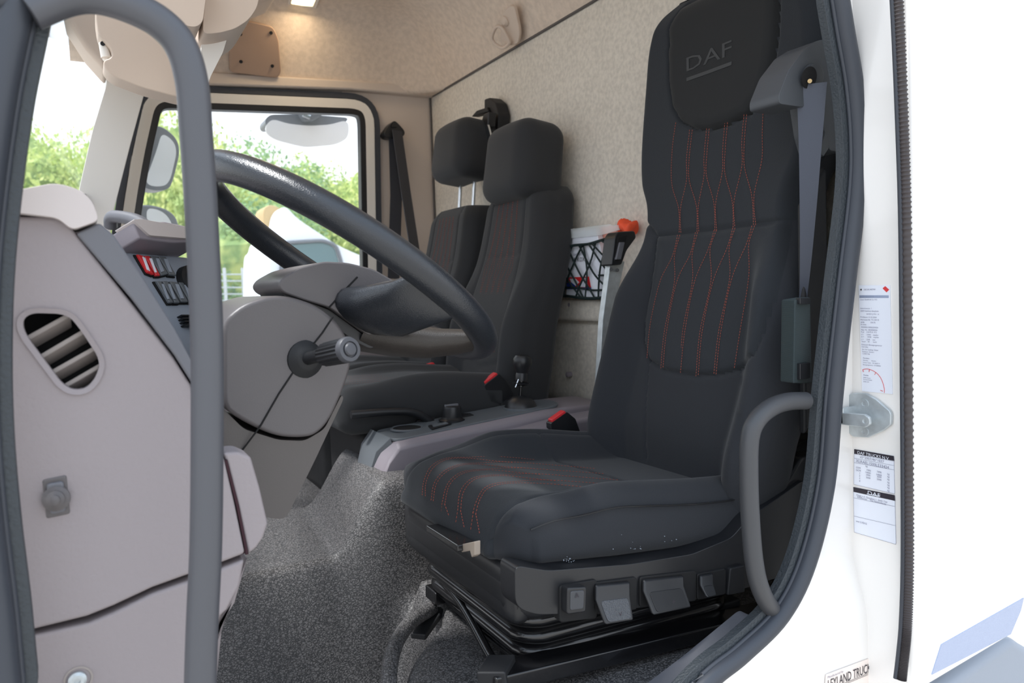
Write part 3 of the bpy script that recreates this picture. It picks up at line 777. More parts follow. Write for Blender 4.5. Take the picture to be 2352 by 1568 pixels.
strap('webbing', spl([Y(1840, 780, .905), Y(1790, 900, .92), Y(1752, 1010, .935), Y(1740, 1120, .94)], 8), .022, .002, m_belt2, dbelt, up=(-.8, -.6, 0))
tube('webbing_edge', [Y(1832, 790, .90), Y(1780, 920, .92), Y(1748, 1000, .93)], .0016, m_chrome, dbelt, n=6)
slabY('belt_tongue', [(1806, 782), (1822, 777), (1820, 800), (1807, 802)], .885, .892, m_chrome, dbelt, .0015)
slabY('pillar_cover_strip', [(1880, 350), (1896, 300), (1905, 340), (1892, 360)], .865, .875, m_housing, dbelt, .002)
ret = slabY('retractor_clip_box', [(1826, 688), (1862, 682), (1866, 880), (1823, 880)], .842, .87, mat('case_green_grey', (62, 74, 76), .5, bump=.9, bscale=350, btype='ribs', dist=.001), None, .004, .004)  # box of the driver's belt retractor clip
tag(ret, 'narrow dark green-grey ribbed case clipped beside the door seal', 'case')
slabY('clip', [(1838, 684), (1862, 684), (1862, 698), (1838, 698)], .836, .845, m_blk, ret, .001)
slabY('clip', [(1838, 835), (1862, 832), (1862, 868), (1838, 872)], .836, .845, m_blk, ret, .001)

# ================================================================== PASSENGER SEATS
def pseat(label, yc, hwT, hwB, ztop, xoff, n_stitch, posts, head, headz):
    s = thing('passenger_seat', label, 'seat', 'passenger seats')
    fx = [(-.33, .955), (-.25, .965), (-.1, .99), (.1, 1.055), (ztop-.03, 1.085), (ztop+.05, 1.10)]
    wz = [(-.35, hwB*.92), (-.2, hwB), (-.05, hwB*.98), (.1, (hwT+hwB)/2), (ztop, hwT), (ztop+.02, hwT)]
    P, Q = cubegrid(48, 80, 10); V = []
    def front(y, z):
        s_ = abs(y-yc)/csp(wz, z); low = sstep((.08-z)/.2)
        return csp(fx, z)+xoff-.03*low*sstep((s_-.55)/.3)+.04*max(0, (s_-.84)/.16)**2
    for a, b, c in P:
        z = -.34+(b+1)/2*(ztop+.34); w_ = csp(wz, z)
        top = max(0, (z-(ztop-.05))/.05); w_ *= math.sqrt(max(.0, 1-.35*top*top))
        y = yc+a*w_*(1-.06*max(0, -c)); xf = front(yc+a*csp(wz, z), z)+.02*top*top; xb = min(XR-.012, csp(fx, z)+xoff+.135+.0*z)-.01*top*top
        V.append((xf+(xb-xf)*(1-c)/2, y, z))
    V = np.array(V); fr = np.array([p[2] > .999 for p in P])
    iw = .62
    g = np.zeros(len(V))
    zz = V[:, 2]; s_ = np.abs(V[:, 1]-yc)/np.array([csp(wz, z) for z in zz])
    g += np.exp(-((s_-iw)/.02)**2)*.004*(zz > -.2) + np.exp(-((zz-.09)/.004)**2)*.004*(s_ < iw) + np.exp(-((zz+.2+.03*(1-s_))/.005)**2)*.004*(s_ < iw)
    V[:, 0] += g*fr
    cc = np.array([V[q].mean(0) for q in Q]); cf = np.array([all(fr[k] for k in q) for q in Q])
    sc = np.abs(cc[:, 1]-yc)/np.array([csp(wz, z) for z in cc[:, 2]])
    inn_ = cf & (sc < iw) & (cc[:, 2] > -.2)
    submesh('backrest_panel', V, Q, inn_, m_fab2, s); submesh('backrest', V, Q, ~inn_, m_fab2, s)
    L = []
    for k in range(n_stitch):
        u = -.42+.84*k/(n_stitch-1)
        for e in (-.012, .012):
            L.append([(u+e, -.18), (u*.9+e*1.5, .0), (u+e*4, .05), (u+e, .1), (u*.92+e*1.2, .16), (u*.85+e, ztop-.03)])
    dashes('backrest_stitching', L, lambda u, z: Vector((front(yc+u*csp(wz, z), z)-.0008, yc+u*csp(wz, z), z)), m_stitch, s, step=.007, ln=.004, wd=.0007)
    # headrest
    hy, hw_ = head; hz0, hz1 = headz
    def hf(q):
        return Vector((q.x+.10*q.z*0+.012*(q.y/hw_)**2, q.y*(1-.05*(q.z/.1)), q.z))
    h = rbox('headrest', (1.160+xoff-(.012 if posts else .038), hy, (hz0+hz1)/2), (.155, 2*hw_, hz1-hz0), .05, (14, 20, 14), m_fab2, s, rot=Matrix.Rotation(math.radians(8), 3, 'Y'), fn=hf)
    if posts:
        for dy in (-.055, .055):
            cyl('headrest_post', (1.165+xoff, hy+dy, hz0+.03), (1.15+xoff, hy+dy, ztop-.03), .006, None, m_chrome, s, 14)
    # cushion
    def cf_(q):
        u = q.x/.24; v = q.y/hwB
        return Vector((q.x, q.y, q.z+(.022*sstep((abs(v)-.5)/.3)*sstep((u+.9)/.8)-.02*sstep(u))*(1 if q.z > 0 else 0)))
    rbox('cushion', (.765, yc, -.295), (.50, 2*hwB-.01, .12), .045, (26, 26, 8), m_fab2, s, fn=cf_)
    L = []
    for k in range(5):
        u = -.42+.21*k
        for e in (-.015, .015): L.append([(.56, (u+e)), (.62, u+e), (.70, u+e*3), (.80, u+e*2.5)])
    dashes('cushion_stitching', L, lambda x, u: Vector((x, yc+u*hwB, -.2355+(-.02*sstep((x-.765)/.24)))), m_stitch, s, step=.007, wd=.001, nrm=(0, 0, 1))
    rbox('seat_base', (.86, yc, -.475), (.56, 2*hwB-.03, .27), .03, (8, 8, 8), m_blkm, s)
    return s
s_mid = pseat('middle passenger seat, taller grey fabric seat with headrest joined to its backrest', 1.985, .150, .20, .285, .02, 5, False, (1.975, .130), (.245, .475))
s_out = pseat('outer passenger seat whose headrest stands clear on two chrome posts', 2.385, .150, .185, .272, .0, 5, True, (2.375, .130), (.36, .56))
tube('fold_handle', spl([Y(806, 952, 1.77), Y(900, 945, 1.77), Y(960, 950, 1.77), Y(1010, 985, 1.77)], 6), .010, m_blk, s_mid)
# recline lever device on the middle seat's near side
arm = thing('belt_outlet', 'grey and black belt outlet bracket standing beside the cargo net', 'bracket')
slabY('bracket_plate', [(1402, 596), (1436, 600), (1414, 700), (1404, 900), (1410, 1010), (1385, 1010), (1376, 880), (1384, 735)], 1.53, 1.55, m_steel, arm, .003)
slabY('outlet_cap', [(1412, 545), (1420, 532), (1458, 530), (1462, 545), (1440, 575), (1428, 608), (1404, 610)], 1.505, 1.55, m_blk, arm, .006, .006)
slabY('outlet_slot', [(1420, 545), (1441, 540), (1436, 560), (1424, 598), (1412, 600)], 1.503, 1.51, m_dark, arm, .001)
slabY('roller', [(1424, 556), (1436, 556), (1427, 596), (1415, 596)], 1.498, 1.507, m_strip, arm, .002)
for q in ((1404, 618), (1418, 620)): cyl('rivet', Y(*q, 1.53), Y(*q, 1.522), .0045, None, m_blk, arm, 10)

# ---- buckles
def buckle(label, top, y, wd, L, tilt, base):
    t = thing('seat_belt_buckle', label, 'buckle', 'red seat belt buckles')
    c = Y(*top, y)
    ax = Vector((-math.sin(tilt), 0, math.cos(tilt))); pr = Vector((0, 1, 0)); th = ax.cross(pr)
    rot = Matrix((th, pr, ax)).transposed()
    rbox('buckle_body', c-ax*L/2, (.026, wd, L), .006, (6, 6, 8), m_blk, t, rot=rot)
    rbox('red_button', c+ax*.001, (.017, wd*.82, .010), .004, (6, 6, 6), m_red, t, rot=rot)
    bar('stalk', c-ax*L*.95, c-ax*(L*.95+base), .03, .006, m_blkm, t)
    return t
def buckle2(label, quad, y, th, stem):
    """quad: pixel outline of the visible broad side; red strip on its upper edge"""
    t = thing('seat_belt_buckle', label, 'buckle', 'red seat belt buckles')
    slabY('buckle_body', quad, y, y+th, m_blk, t, .004, .003)
    a, b = Vector(quad[0]+(0,)), Vector(quad[1]+(0,)); 
    # button: a rounded slab standing proud on the upper edge
    A = Y(a.x, a.y, y+.002); B = Y(b.x, b.y, y+.002); up_ = Vector((0, 0, 1)); d = (B-A).normalized(); n = d.cross(Vector((0, 1, 0))).normalized()
    if n.z < 0: n = -n
    pts = [A+d*.003-n*.003, B-d*.003-n*.003, B-d*.004+n*.0065, A+d*.005+n*.0065]
    prism('red_button', pts, (0, th-.004, 0), m_red, t, .002)
    Yq = [Y(*q, y+th*.3) for q in stem]; prism('stalk', Yq, (0, .006, 0), m_blkm, t, .001)
    return t
buckle2("driver's red-topped buckle between the console and the driver's seat", [(1266, 972), (1303, 946), (1322, 962), (1342, 1018), (1290, 1005), (1267, 985)], 1.46, .022, [(1290, 1000), (1340, 1010), (1352, 1040), (1300, 1040)])
buckle2("middle seat's red-topped buckle, in front of the gear lever", [(1112, 884), (1146, 858), (1162, 872), (1180, 905), (1150, 930), (1128, 925), (1116, 900)], 1.79, .024, [(1130, 915), (1178, 900), (1180, 940), (1140, 940)])
buckle2("farthest red-topped buckle, low between the two passenger seats", [(968, 846), (1001, 836), (1012, 840), (1040, 850), (1010, 862), (975, 852)], 2.19, .024, [(1000, 850), (1030, 850), (1035, 870), (1005, 870)])

# ---- passenger belts
pb = thing('seat_belt', 'black passenger seat belt hanging from the triangular pillar anchor', 'seat belt')
slabY('anchor_cover', [(906, 276), (914, 282), (930, 300), (930, 310), (918, 318), (888, 316), (881, 306), (896, 284)], YP-.055, YP-.005, m_blk, pb, .010, .012, seg=4)
slabY('cover_boss', [(902, 282), (910, 282), (912, 292), (900, 292)], YP-.063, YP-.05, m_blk, pb, .004, .003)
strap('webbing', [Y(906, 305, YP-.04), Y(910, 450, YP-.04), Y(904, 640, YP-.045)], .048, .004, m_belt, pb, up=(0, -1, 0))
strap('webbing', [Y(912, 300, YP-.06), Y(932, 440, YP-.10), Y(955, 590, YP-.20), Y(975, 680, YP-.30)], .046, .004, m_belt, pb, up=(.3, -1, 0))
hb_ = thing('hanging_buckle', "middle seat's black belt and chrome tongue hooked on the rear wall", 'seat belt tongue')
slabX('belt_hook', [(1112, 228), (1124, 224), (1138, 236), (1145, 262), (1143, 300), (1132, 318), (1118, 300), (1112, 262)], XR-.05, XR-.005, m_blkm, hb_, .008, .006)
slabX('belt_end', [(1082, 268), (1094, 254), (1118, 246), (1122, 256), (1102, 262), (1090, 266)], XR-.06, XR-.03, m_blkm, hb_, .003)
slabX('tongue_body', [(1110, 262), (1122, 256), (1120, 290), (1106, 302), (1101, 294)], XR-.09, XR-.06, m_blk, hb_, .004)
slabX('tongue', [(1112, 290), (1120, 286), (1128, 316), (1120, 321)], XR-.095, XR-.088, m_chrome, hb_, .001)

# ================================================================== CARGO NET AND ITS CONTENTS
net = thing('cargo_net', 'dark green elastic cord net stretched over papers on the rear wall', 'net')
XN = XR-.055
topc = [(1290, 548), (1300, 566), (1320, 563), (1352, 560), (1380, 552), (1416, 541)]
botc = [(1285, 680), (1305, 680), (1335, 684), (1362, 685), (1400, 682)]
cords = [topc, botc, [(1302, 566), (1330, 625), (1352, 660), (1366, 685)], [(1330, 563), (1362, 625), (1388, 655), (1400, 668)],
  [(1352, 560), (1378, 600), (1400, 632), (1398, 655)], [(1380, 552), (1405, 570), (1402, 600)], [(1338, 562), (1320, 600), (1300, 650), (1294, 682)],
  [(1368, 556), (1355, 605), (1332, 655), (1322, 683)], [(1400, 546), (1382, 600), (1376, 640), (1374, 684)], [(1296, 600), (1318, 640), (1340, 684)],
  [(1294, 630), (1320, 665), (1335, 684)], [(1360, 560), (1400, 602)], [(1315, 563), (1300, 600), (1290, 625)], [(1300, 566), (1300, 620), (1290, 680)], [(1340, 565), (1348, 620), (1344, 684)], [(1375, 632), (1395, 632)], [(1293, 662), (1320, 660), (1360, 666), (1395, 665)]]
for k, L in enumerate(cords):
    tube('cord', spl([X(a, b, XN+.004*math.sin(i*2.1+k)) for i, (a, b) in enumerate(L)], 5), .0042 if k < 2 else .0027, m_net, net, n=6)
doc = slabX('document_folder', [(1302, 542), (1306, 530), (1368, 524), (1385, 600), (1398, 664), (1392, 686), (1300, 680)], XR-.045, XR-.025, m_paper, None, .003)
tag(doc, 'white document folder with a red and blue logo behind the net', 'folder')
slabX('logo_block', [(1304, 637), (1352, 635), (1357, 662), (1302, 664)], XR-.0465, XR-.044, m_red2, doc, 0)
slabX('logo_bar', [(1301, 660), (1357, 660), (1357, 664), (1301, 664)], XR-.0475, XR-.046, m_blue, doc, 0)
slabX('logo_bar', [(1302, 650), (1312, 648), (1322, 656), (1318, 661), (1302, 661)], XR-.0475, XR-.046, m_blue, doc, 0)
for q in ([(1308, 640), (1322, 640), (1330, 648), (1322, 656), (1312, 648)], [(1338, 638), (1346, 638), (1350, 659), (1330, 659)]):
    slabX('logo_shape', q, XR-.0475, XR-.046, m_paper, doc, 0)
text('folder_lettering', 'GmbH & Co.', X(1316, 585, XR-.0465), .010, (0, -1, 0), (0, 0, 1), m_inkl, doc, 0)
text('folder_lettering', 'KR KOX', X(1313, 598, XR-.0465), .018, (0, -1, 0), (0, 0, 1), m_ink, doc, 0)
pk = slabX('document_wallet', [(1364, 526), (1402, 518), (1416, 522), (1410, 600), (1402, 655), (1394, 640), (1378, 570)], XR-.024, XR-.010, m_pink, None, .003)
tag(pk, 'salmon pink card wallet tucked behind the white folder', 'wallet')
cw = slabX('plastic_sleeve', [(1303, 530), (1306, 526), (1400, 514), (1404, 517), (1420, 516), (1422, 528), (1380, 540), (1306, 548)], XR-.052, XR-.048, m_clear, None, .001)
tag(cw, 'clear plastic sleeve edge along the top of the white folder', 'sleeve')
ov = rbox('safety_vest', X(1442, 521, XR-.03), (.04, .055, .026), .012, (8, 12, 8), m_orange, None, fn=lambda q: q+Vector((0, 0, .007*math.sin(q.y*140)+.004*math.sin(q.y*260+q.x*200))))
tag(ov, 'folded orange safety vest in clear wrap beside the seat', 'vest')

# ================================================================== STEERING WHEEL AND COLUMN
wa = Y(474, 388, 1.155); wb = Y(1068, 796, 1.155); WC = (wa+wb)/2; e1 = (wb-wa).normalized(); ev = Vector((0, 1, 0)); en = Vector((-e1.z, 0, e1.x)).normalized()
def WL(u, v, n): return WC+e1*u+ev*v+en*n
RW = (wb-wa).length/2
wheel = thing('steering_wheel', 'large dark leather steering wheel tilted over the dashboard', 'steering wheel')
wheel_pts = [WL(RW*math.cos(a), RW*math.sin(a), 0) for a in np.linspace(0, 2*PI, 97)[:-1]]
vs, fs = sweep(wheel_pts, circ(.0208, 18, .0228), True, up=en)
mesh('rim', vs, fs, m_leath, wheel, True, angle=0)
tube('rim_seam', [WL((RW+.0)*math.cos(a), (RW+.0)*math.sin(a),   .0210) for a in np.linspace(0, 2*PI, 97)[:-1]], .0009, m_blkm, wheel, True, 6)
def loftE(name, secs, m, parent, n=20, pw=2.4):
    """secs: (center, axisA, a, axisB, b)"""
    vs = []; fs = []
    for c, A, a, B, b in secs:
        for k in range(n):
            t = 2*PI*k/n; ct, s_ = math.cos(t), math.sin(t)
            vs.append(Vector(c)+Vector(A)*(a*math.copysign(abs(ct)**(2/pw), ct))+Vector(B)*(b*math.copysign(abs(s_)**(2/pw), s_)))
    for i in range(len(secs)-1):
        for k in range(n): l = (k+1) % n; fs.append([i*n+k, i*n+l, (i+1)*n+l, (i+1)*n+k])
    fs.append(list(range(n))[::-1]); fs.append([(len(secs)-1)*n+k for k in range(n)])
    return mesh(name, vs, fs, m, parent, True, angle=60)
# spokes: near/far pair, and two lower ones; the hub sits below the rim plane
def WU(px, py, y, f=1):
    p = Y(px, py, y); return p if f == 1 else Vector((p.x, 2*WC.y-p.y, p.z))
m_spk = mat('spoke_leather_brown', (56, 52, 49), .45, bump=.4, bscale=420, btype='voronoi', dist=.0008)
def rimpt(u, f, n=0): return WL(u, -f*math.sqrt(max(0, RW*RW-u*u)), n)
for f in (1, -1):
    A_ = WU(795, 708, 1.10, f); E_ = rimpt(.075, f)
    pts_ = [A_, A_.lerp(E_, .25)-en*.012, A_.lerp(E_, .5)-en*.018, A_.lerp(E_, .75)-en*.012, E_-en*.002]
    loftE('spoke', [(p, e1, a, en, b) for p, a, b in zip(pts_, (.034, .046, .047, .044, .046), (.016, .025, .027, .023, .012))], m_leath, wheel)
    A_ = WU(845, 772, 1.11, f); E_ = rimpt(.205, f); pts_ = [A_, A_.lerp(E_, .3)-en*.006, A_.lerp(E_, .6)-en*.010, A_.lerp(E_, .85)-en*.006, E_-en*.002]
    ax1 = (e1*.45+ev*f*.9).normalized()
    loftE('spoke', [(p, ax1, a, en, b) for p, a, b in zip(pts_, (.05, .046, .042, .040, .045), (.024, .026, .024, .020, .013))], m_spk, wheel)
slabY('hub', [(638, 655), (648, 638), (690, 614), (745, 600), (800, 603), (860, 618), (915, 650), (935, 690), (900, 745), (850, 772), (757, 706), (700, 690), (650, 672)], 1.06, 1.25, m_cowl, wheel, .018, .008, seg=4)
slabY('hub_back', [(641, 660), (700, 690), (757, 712), (850, 780), (862, 796), (850, 800), (820, 786), (740, 728), (690, 706), (655, 684)], 1.075, 1.235, m_blk, wheel, .006, .004)
tube('hub_seam', [Y(821, 636, 1.0592), Y(790, 668, 1.0592), Y(756, 706, 1.0592)], .0012, m_dark, wheel, n=6)
col = thing('steering_column', 'grey-brown steering column shroud below the wheel', 'steering column')
up_px = [(512, 738), (545, 708), (575, 692), (630, 676), (690, 686), (740, 708), (788, 752), (806, 800), (808, 838), (790, 895), (757, 968), (725, 1000), (690, 1006), (640, 1003), (595, 986), (545, 960), (512, 935)]
slabY('upper_shroud', up_px, 1.035, 1.27, m_cowl, col, .022, .02, seg=5)
slabY('lower_shroud', [(505, 930), (560, 985), (640, 1010), (700, 1012), (745, 985), (785, 905), (790, 915), (722, 1060), (660, 1185), (648, 1192), (622, 1190), (560, 1170), (505, 1160)], 1.045, 1.26, m_cowl2, col, .018, .008, seg=5)
tube('shroud_joint', [Y(765, 727, 1.0345), Y(740, 765, 1.0342), Y(700, 815, 1.0342), Y(640, 905, 1.0342), Y(600, 975, 1.034), Y(588, 992, 1.036), Y(556, 1034, 1.0435)], .0012, m_dark, col, n=6)
bar('column_tube', WL(.0, 0, -.09), WL(0, 0, -.16), .08, .09, m_blkm, col)
# stalk
m_stk = mat('stalk_end_grey', (72, 73, 78), .45)
stk = thing('indicator_stalk', 'black twist-grip stalk with round grey end button on the column', 'stalk')
b0 = Y(702, 824, 1.034); b1 = Y(800, 803, .935); ax_ = (b1-b0).normalized(); LL = (b1-b0).length
lathe('stalk_boot', Y(703, 824, 1.038), (.12, -1, 0), [(.027, -.004), (.026, .003), (.016, .010), (.012, .012)], m_blkm, stk)
lathe('stalk_arm', b0+ax_*.004, ax_, [(.009, 0), (.0085, .02), (.011, LL*.40), (.012, LL*.48)], m_blk, stk, 20)
vsP = []; nn = 40
gp = [(.0145, LL*.46), (.0158, LL*.50), (.0166, LL*.94), (.0160, LL*.97)]
ax3 = ax_; nA = Vector((0, 0, 1)); nA = (nA-ax3*nA.dot(ax3)).normalized(); nB = ax3.cross(nA); vs = []; fs = []
for r_, d in gp:
    for k in range(nn):
        rr = r_*(1 if k % 2 else .91); a = 2*PI*k/nn; vs.append(b0+ax3*d+nA*rr*math.cos(a)+nB*rr*math.sin(a))
for i in range(3):
    for k in range(nn): l = (k+1) % nn; fs.append([i*nn+k, i*nn+l, (i+1)*nn+l, (i+1)*nn+k])
fs += [list(range(nn))[::-1], [3*nn+k for k in range(nn)]]
mesh('twist_grip', vs, fs, m_blk, stk, True, angle=12)
lathe('end_cap', b0+ax3*LL*.96, ax3, [(.0165, 0), (.0168, .005), (.0150, .0085), (.0105, .0088), (.0100, .0065)], m_stk, stk, 32)
lathe('end_button', b0+ax3*(LL*.96+.004), ax3, [(.0085, 0), (.0085, .0055), (.007, .0075), (.003, .0082)], m_stk, stk, 24)

# ================================================================== DASHBOARD
dash = thing('dashboard', "pale grey dashboard, its moulded end facing the driver's door", 'dashboard')
m_gap = mat('gap_dark', (52, 26, 34), .9)
main_px = [(-60, 520), (20, 497), (125, 497), (150, 506), (182, 545), (300, 692), (400, 822), (440, 885), (480, 985), (515, 1052), (540, 1160), (563, 1272), (500, 1296), (427, 1322), (350, 1350), (260, 1392), (200, 1416), (62, 1450), (-60, 1475)]
def holed(name, outer, hole, y0, y1, m, parent, bevel):
    a = Ys(outer, y0) if not isinstance(outer[0], Vector) else outer; b = hole
    c = sum(b, Vector())/len(b)
    ang = lambda p: math.atan2(p.z-c.z, p.x-c.x)
    A = sorted({round(ang(p), 5) for p in list(a)+list(b)})
    A = [t for i, t in enumerate(A) if i == 0 or t-A[i-1] > .004]
    def hit(poly, t, far):
        dx, dz = math.cos(t), math.sin(t); best = None
        for i in range(len(poly)):
            p, q = poly[i], poly[(i+1) % len(poly)]; ex, ez = q.x-p.x, q.z-p.z; den = dx*ez-dz*ex
            if abs(den) < 1e-12: continue
            r_ = ((p.x-c.x)*ez-(p.z-c.z)*ex)/den; k = ((p.x-c.x)*dz-(p.z-c.z)*dx)/den
            if r_ > 0 and -1e-6 <= k <= 1+1e-6: best = r_ if best is None else min(best, r_)
        return Vector((c.x+dx*(best or .01), y0, c.z+dz*(best or .01)))
    return ring(name, [hit(a, t, 1) for t in A], [hit(b, t, 0) for t in A], (0, y1-y0, 0), m, parent, bevel)
YD = .88
vent_px = [(52, 728), (75, 716), (140, 718), (165, 728), (190, 760), (226, 815), (232, 840), (220, 872), (198, 895), (165, 898), (140, 882), (60, 775), (49, 750)]
hole = rnd(Ys(vent_px, YD), .006, 3)
holed('end_panel', main_px, hole, YD, YD+.03, m_dash, dash, .004)
holed('backing', [(-60, 500), (140, 500), (240, 600), (300, 690), (440, 880), (515, 1050), (563, 1270), (400, 1345), (200, 1430), (-60, 1490)], [p+Vector((0, .031, 0)) for p in hole] if False else rnd(Ys(vent_px, YD+.031), .006, 3), YD+.031, YD+.036, m_gap, dash, .0005)
vf = off2(hole, .004); vf2 = off2(hole, -.006)
ring('vent_frame', [p+Vector((0, -.003, 0)) for p in vf], [p+Vector((0, -.001, 0)) for p in off2(hole, -.001)], (0, .012, 0), m_dash2, dash, .002)
prism('vent_back', [p+Vector((0, .05, 0)) for p in off2(hole, .012)], (0, .004, 0), m_dark, dash, 0)
ring('vent_duct', [p+Vector((0, .004, 0)) for p in off2(hole, .003)], [p+Vector((0, .004, 0)) for p in hole], (0, .048, 0), m_dark, dash, 0)
for (a, b) in (((52, 782), (160, 722)), ((88, 822), (198, 757)), ((115, 857), (225, 795)), ((142, 890), (232, 838))):
    A = Y(*a, YD+.012); B = Y(*b, YD+.012); d = (B-A).normalized(); n = Vector((-d.z, 0, d.x))
    if n.z < 0: n = -n
    prism('vent_slat', [A-n*.0022, B-n*.0022, B+n*.0022, A+n*.0022], (-.0, .022, -.012), m_vent, dash, .0008)
slabY('lower_panel', [(-60, 1492), (62, 1463), (205, 1430), (262, 1406), (350, 1363), (427, 1336), (500, 1309), (562, 1284), (550, 1345), (522, 1400), (502, 1420), (497, 1568), (490, 1700), (-60, 1700)], YD+.002, YD+.06, m_dash2, dash, .004)
slabY('kick_panel', [(500, 1440), (570, 1280), (540, 1385), (512, 1430), (495, 1600), (470, 1720), (400, 1720)], .93, 1.0, m_dash2, dash, .01)
slabY('dash_cap', [(-60, 440), (30, 438), (118, 421), (148, 424), (188, 438), (212, 462), (228, 506), (166, 528), (132, 500), (20, 486), (-60, 500)], YD-.012, YD+.20, m_dashc, dash, .010, .006, seg=4)
slabY('edge_fascia', [(174, 536), (228, 511), (262, 540), (330, 640), (400, 752), (442, 830), (470, 930), (455, 925), (440, 878), (400, 815), (300, 684)], YD-.004, YD+.10, m_strip, dash, .003)
slabY('side_flap', [(512, 1040), (548, 1037), (577, 1050), (597, 1120), (616, 1203), (605, 1235), (590, 1258), (570, 1274), (545, 1165), (520, 1062)], YD+.004, YD+.05, m_dash2, dash, .004)
tube('flap_hinge', [Y(518, 1056, YD+.004), Y(545, 1160, YD+.004), Y(567, 1272, YD+.004)], .002, m_gap, dash, n=6)
# core of the dash under the windscreen (reaches over to the passenger side)
rbox('dash_core', (-.15, 1.85, -.20), (.28, 1.75, .36), .05, (8, 20, 8), m_dash, dash)
# centre switch panel facing the driver
PC0 = Y(380, 660, 1.42); PN = Vector((.62, -.70, .36)).normalized()
def pc(px, py, d=0): return PL(px, py, PC0, PN)+PN*d
def slabC(name, px, d0, d1, m, parent, bevel=.002, r=0):
    p = [pc(a, b, d0) for a, b in px]
    if r: p = rnd(p, r)
    return prism(name, p, PN*(d1-d0), m, parent, bevel)
slabC('centre_fascia', [(250, 575), (430, 590), (446, 600), (446, 900), (400, 880), (300, 700)], -.05, 0, m_fend, dash, .004)
slabC('fascia_hood', [(255, 540), (330, 536), (415, 552), (432, 568), (426, 582), (350, 585), (270, 577)], -.02, .05, m_cons, dash, .008, .004)
slabC('hood_top', [(250, 536), (270, 535), (415, 556), (430, 572), (428, 580), (290, 572)], .012, .055, m_dashc, dash, .006, .004)
sw = [([(306, 588), (320, 592), (345, 636), (330, 630)], m_red2), ([(322, 592), (334, 592), (360, 638), (350, 638)], m_red), ([(336, 592), (352, 593), (378, 634), (362, 638)], m_consd), ([(354, 593), (372, 594), (397, 638), (381, 636)], m_consd),
      ([(350, 650), (360, 650), (390, 700), (380, 700)], m_consd), ([(364, 650), (376, 650), (405, 700), (393, 700)], m_consd), ([(380, 650), (398, 652), (424, 698), (408, 698)], m_consd), ([(401, 652), (420, 654), (446, 700), (427, 698)], m_consd)]
for q, mt in sw:
    cx = sum(p[0] for p in q)/4; cy = sum(p[1] for p in q)/4
    fr_ = slabC('switch_frame', [(cx+(a-cx)*1.12, cy+(b-cy)*1.08) for a, b in q], 0, .004, m_dark, dash, .001)
    s_ = slabC('rocker_switch', q, .004, .010, mt, dash, .002)
    q2 = [(cx+(a-cx)*.45, cy+(b-cy)*.7) for a, b in q]; slabC('switch_face', q2, .0095, .0115, m_fend if mt is m_consd else m_paper, s_, .0005)
lathe('rotary_control', pc(436, 648, .0), PN, [(.03, 0), (.028, .012), (.02, .014), (.018, .03), (.012, .032)], m_blkm, dash)
for k in range(4):
    slabC('vent_louvre', [(405+k*3, 728+k*7), (450, 728+k*7), (450, 731+k*7), (408+k*3, 731+k*7)], .0, .012, m_blk, dash, .0005)
# passenger grab handle on the dash
gh = tube('grab_handle', spl([Y(254, 520, 2.35), Y(256, 500, 2.33), Y(275, 498, 2.30), Y(310, 505, 2.25), Y(335, 520, 2.2), Y(350, 548, 2.16)], 8), .017, m_strip, None, scale=None)
tag(gh, 'curved grey grab handle at the passenger end of the dashboard', 'grab handle')
# plunger switch and bolt on the end panel
ps = thing('door_plunger_switch', 'grey rubber door plunger switch on the dashboard end panel', 'switch')
ps_ = slabY('switch_plate', [(96, 1102), (153, 1090), (162, 1180), (106, 1192)], YD-.0015, YD+.004, m_cowl, ps, .002, .003)
slabY('rubber_block', [(106, 1112), (145, 1105), (152, 1150), (150, 1176), (116, 1182), (110, 1150)], YD-.006, YD, m_strip, ps, .003, .003)
lathe('plunger', Y(130, 1144, YD-.004), (-.1, -1, .1), [(.0125, 0), (.0125, .004), (.0085, .006), (.0085, .010), (.005, .012), (.005, .016), (.003, .017)], m_cowl, ps, 24)
tb_ = thing('panel_bolt', 'steel bolt in a round recess at the foot of the lower dash panel', 'bolt')
lathe('bolt_cup', Y(180, 1558, YD+.003), (0, -1, 0), [(.0135, 0), (.0135, .002), (.0115, .0022), (.0105, .0005)], m_vent, tb_, 28)
lathe('bolt_head', Y(178, 1560, YD+.001), (0, -1, 0), [(.0085, 0), (.0085, .003), (.006, .005), (.003, .005), (.0028, .003)], m_steel, tb_, 20)

# ================================================================== HANDRAILS
ht = [Y(a, b, y) for a, b, y in [(70, 30, .79), (150, -2, .79), (215, -8, .785), (290, 12, .78), (365, 50, .775), (415, 105, .772), (441, 190, .77), (450, 300, .77), (462, 480, .77), (475, 760, .77), (476, 1000, .77), (473, 1250, .77), (464, 1450, .77), (455, 1750, .77)]]
hr = tube('handrail', spl(ht, 8), .0148, m_tube, None, n=24)
tag(hr, 'long bent grey handrail on the front door pillar, in the foreground', 'handrail')
h2 = [Y(a, b, y) for a, b, y in [(1850, 920, .815), (1810, 922, .81), (1772, 935, .805), (1738, 965, .80), (1722, 1010, .80), (1720, 1100, .80), (1724, 1200, .80), (1732, 1290, .80), (1746, 1350, .80), (1770, 1395, .805), (1800, 1420, .815)]]
hr2 = tube('handrail', spl(h2, 8), .0138, m_tube2, None, n=24)
tag(hr2, "short dark handrail on the rear door pillar beside the driver's seat", 'handrail')

